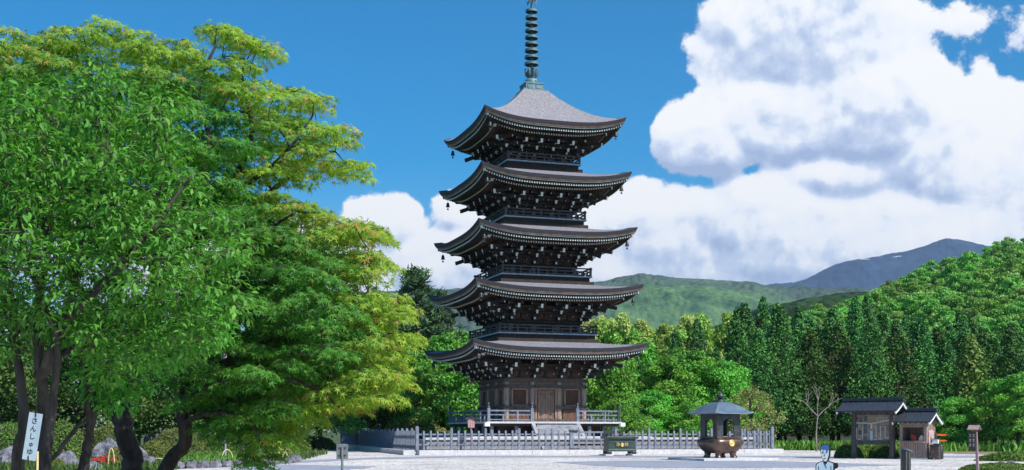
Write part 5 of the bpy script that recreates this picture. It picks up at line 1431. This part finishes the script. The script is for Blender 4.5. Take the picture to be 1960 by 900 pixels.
POLY_A = [(-150, 250), (-120, 150), (-60, 80), (10, 45), (60, 38), (110, 28), (150, 22), (185, 40), (205, 20), (260, 26), (300, 35), (312, 62), (345, 60), (355, 38), (390, 52), (375, 30), (420, 18), (460, 40), (520, 62), (545, 88), (525, 112), (512, 135), (545, 160), (560, 152),
          (600, 165), (640, 172), (635, 205), (655, 232), (705, 238), (710, 262), (668, 285), (730, 305), (750, 325), (722, 345), (690, 362), (620, 350), (570, 335), (545, 345), (560, 420), (520, 520), (400, 560), (200, 500), (-60, 440), (-130, 350)]
HOLES_A = [(232, 62, 30, 20), (498, 148, 18, 14), (640, 300, 26, 10), (365, 440, 28, 24)]
big_tree('maple_tree', 20.5, 2.6, POLY_A, 420, [
    ([(252, 1020, 0), (248, 930, 0), (254, 880, 0), (240, 835, 0), (232, 780, .1), (246, 730, .1)], .185, .15),
    ([(246, 735, .1), (262, 650, .3), (300, 560, .2), (355, 470, 0), (430, 380, -.3), (480, 260, -.6), (470, 170, -.6)], .15, .03),
    ([(244, 740, 0), (215, 640, -.3), (225, 520, -.2), (180, 400, .2), (190, 260, .4), (150, 130, .5)], .14, .03),
    ([(355, 470, 0), (440, 430, .6), (540, 350, .9), (610, 300, .8), (640, 290, .7)], .08, .018),
    ([(300, 560, .2), (290, 430, 1.0), (310, 300, 1.4), (260, 160, 1.2)], .09, .02),
    ([(430, 380, -.3), (540, 300, -.9), (600, 220, -1.0)], .05, .015),
    ([(215, 640, -.3), (130, 520, -.8), (60, 380, -1.0), (30, 200, -.8)], .09, .02),
    ([(225, 520, -.2), (330, 420, -1.2), (400, 300, -1.5), (380, 180, -1.3), (410, 90, -1.2)], .07, .02)],
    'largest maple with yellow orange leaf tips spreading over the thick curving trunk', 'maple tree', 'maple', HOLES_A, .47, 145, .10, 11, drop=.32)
POLY_B = [(540, 345), (575, 368), (620, 378), (660, 400), (700, 398), (745, 405), (772, 435), (740, 462), (752, 500), (730, 525), (770, 560), (800, 585), (775, 615), (800, 640), (780, 668), (760, 690), (785, 730), (770, 752), (796, 770), (782, 786), (735, 788), (700, 798),
          (650, 792), (600, 812), (560, 850), (555, 880), (510, 905), (450, 900), (480, 850), (420, 850), (380, 800), (330, 760), (330, 640), (380, 520), (430, 420)]
HOLES_B = [(545, 840, 26, 14), (600, 860, 60, 14), (400, 880, 60, 30), (500, 455, 20, 10)]
big_tree('maple_tree', 18.5, 2.3, POLY_B, 330, [
    ([(285, 1040, 0), (312, 905, 0), (352, 850, 0), (352, 790, 0), (362, 720, 0), (395, 640, .1), (420, 560, 0)], .125, .07),
    ([(395, 640, .1), (470, 580, .5), (560, 500, .8), (640, 440, .7), (690, 432, .5)], .07, .015),
    ([(362, 720, 0), (440, 690, -.5), (540, 640, -.9), (640, 610, -.8), (710, 600, -.5)], .07, .015),
    ([(352, 790, 0), (430, 770, .3), (530, 740, .6), (640, 720, .5), (740, 760, .3)], .07, .015),
    ([(420, 560, 0), (470, 470, -.6), (560, 410, -.9)], .06, .015),
    ([(352, 810, 0), (400, 790, -.8), (470, 800, -1.3), (500, 850, -1.3)], .045, .012),
    ([(352, 790, 0), (400, 740, -.9), (490, 720, -1.4), (600, 740, -1.3), (660, 790, -1.1)], .05, .012)],
    'leaning maple with low drooping sprays reaching towards the pagoda', 'maple tree', 'maple', HOLES_B, .43, 145, .098, 12, drop=.36)
POLY_C = [(-190, 450), (-170, 280), (-110, 170), (-60, 125), (20, 120), (60, 118), (100, 135), (160, 110), (230, 125), (300, 160), (345, 150), (380, 250), (400, 320), (440, 390), (490, 440), (505, 500), (470, 545), (500, 590), (440, 620), (430, 680), (350, 720), (300, 700), (250, 760), (205, 790),
          (160, 730), (110, 700), (60, 640), (20, 690), (-60, 680), (-150, 600)]
HOLES_C = [(365, 440, 25, 22), (200, 620, 30, 20), (120, 420, 16, 22), (85, 760, 90, 60)]
big_tree('dogwood_tree', 14.5, 1.7, POLY_C, 310, [
    ([(75, 1100, 0), (80, 900, 0), (84, 800, .1), (78, 700, 0), (70, 600, .1), (90, 480, .2), (75, 350, .3), (90, 220, .3)], .10, .02),
    ([(78, 720, 0), (120, 620, -.3), (150, 500, -.4), (190, 380, -.3), (210, 230, -.2)], .075, .015),
    ([(40, 1100, .3), (34, 900, .3), (45, 780, .3), (30, 640, .4), (10, 480, .5), (20, 300, .4)], .10, .018),
    ([(110, 1100, -.2), (90, 880, -.2), (100, 780, -.2), (110, 660, -.3), (60, 520, -.8), (30, 400, -.9)], .08, .015),
    ([(120, 620, -.3), (220, 520, -.9), (300, 430, -1.0), (370, 330, -.8)], .05, .012),
    ([(150, 500, -.4), (250, 430, .5), (320, 320, .8), (300, 210, .6)], .045, .012),
    ([(78, 700, 0), (180, 640, .6), (300, 580, .9), (420, 540, .7)], .045, .012)],
    'tall glossy leaved dogwood with several stems at the left edge above the name plate', 'dogwood tree', 'long', HOLES_C, .33, 75, .10, 13, bark='bark_pale', ptw=.009)
POLY_D = [(120, 620), (200, 560), (300, 540), (400, 560), (450, 600), (440, 660), (350, 700), (290, 740), (240, 790), (180, 790), (150, 740), (110, 700)]
big_tree('dogwood_tree', 16.0, 1.1, POLY_D, 75, [
    ([(140, 1060, 0), (158, 905, 0), (170, 850, 0), (178, 800, 0), (190, 740, 0), (230, 660, .1), (280, 600, .1)], .085, .02),
    ([(174, 820, 0), (166, 760, -.2), (160, 700, -.3), (150, 640, -.3)], .045, .012),
    ([(190, 740, 0), (250, 700, .4), (330, 650, .5), (400, 610, .4)], .04, .01),
    ([(40, 930, -.2), (100, 880, -.2), (150, 815, -.1), (176, 805, 0)], .03, .028)],
    'small forked dogwood between the name plate and the thick maple trunk', 'dogwood tree', 'long', [], .32, 70, .115, 14, bark='bark_pale', ptw=.008)
random.seed(99)


def name_plate():
    Y = 13.3; c = at(62, 836, Y)
    root = empty('name_plate', (c.x, Y, 0), 0, 'white tilted plant name plate with black vertical writing on the dogwood stem', 'name plate')
    tilt = R(9); s = Y / F
    T = Matrix.Translation((0, 0, c.z)) @ Matrix.Rotation(tilt, 4, 'Y')
    g = MB(); g.box(None, (26 * s, .012, 91 * s), mt=T); bd = g.build('plate', 'plate', root, bevel=.003)
    for i, ch in enumerate('さんしゅゆ'):
        small = ch == 'ゅ'; p = T @ Vector((-.0, -.009, (30 - i * 15) * s)); o = text('character', ch, (13 if not small else 11) * s, 'black', bd, p, (R(90), 0, 0), .001)
        o.rotation_euler = (R(90), tilt * 1.0, 0)
    g = MB(); p = T @ Vector((0, 0, 46 * s)); g.tube([p + Vector((0, -.012, -.04)), p + Vector((.002, -.014, .0)), p + Vector((.003, 0, .10))], .006, 6); p = T @ Vector((0, 0, -46 * s)); g.tube([p + Vector((0, -.012, .05)), p + Vector((0, -.01, -.05))], .006, 6)
    g.build('tie', 'black', root)
    q = at(70, 885, Y + .15); o = MB(); o.tube([(0, 0, 0), (.01, 0, q.z + .12)], .014, 8); st = o.build('bamboo_stake', 'bamboo', None, (q.x, Y + .15, 0)); tag(st, 'pale stake standing behind the lower corner of the name plate', 'stake')


name_plate()

# ------------------------------------------------------------------ air
def haze(density):
    b = MB(); b.box((300, 3050, 429), (7600, 7300, 860)); o = b.build('haze', 'white'); o.data.materials.clear()
    Mt = bpy.data.materials.new('air'); Mt.use_nodes = True; nt = Mt.node_tree; nt.nodes.clear(); out = nt.nodes.new('ShaderNodeOutputMaterial'); v = nt.nodes.new('ShaderNodeVolumePrincipled')
    v.inputs['Color'].default_value = (.62, .80, 1, 1); v.inputs['Density'].default_value = density; v.inputs['Anisotropy'].default_value = .2
    nt.links.new(v.outputs[0], out.inputs['Volume']); o.data.materials.append(Mt); o['kind'] = 'stuff'; o['label'] = 'thin blue air'


haze(.00007)
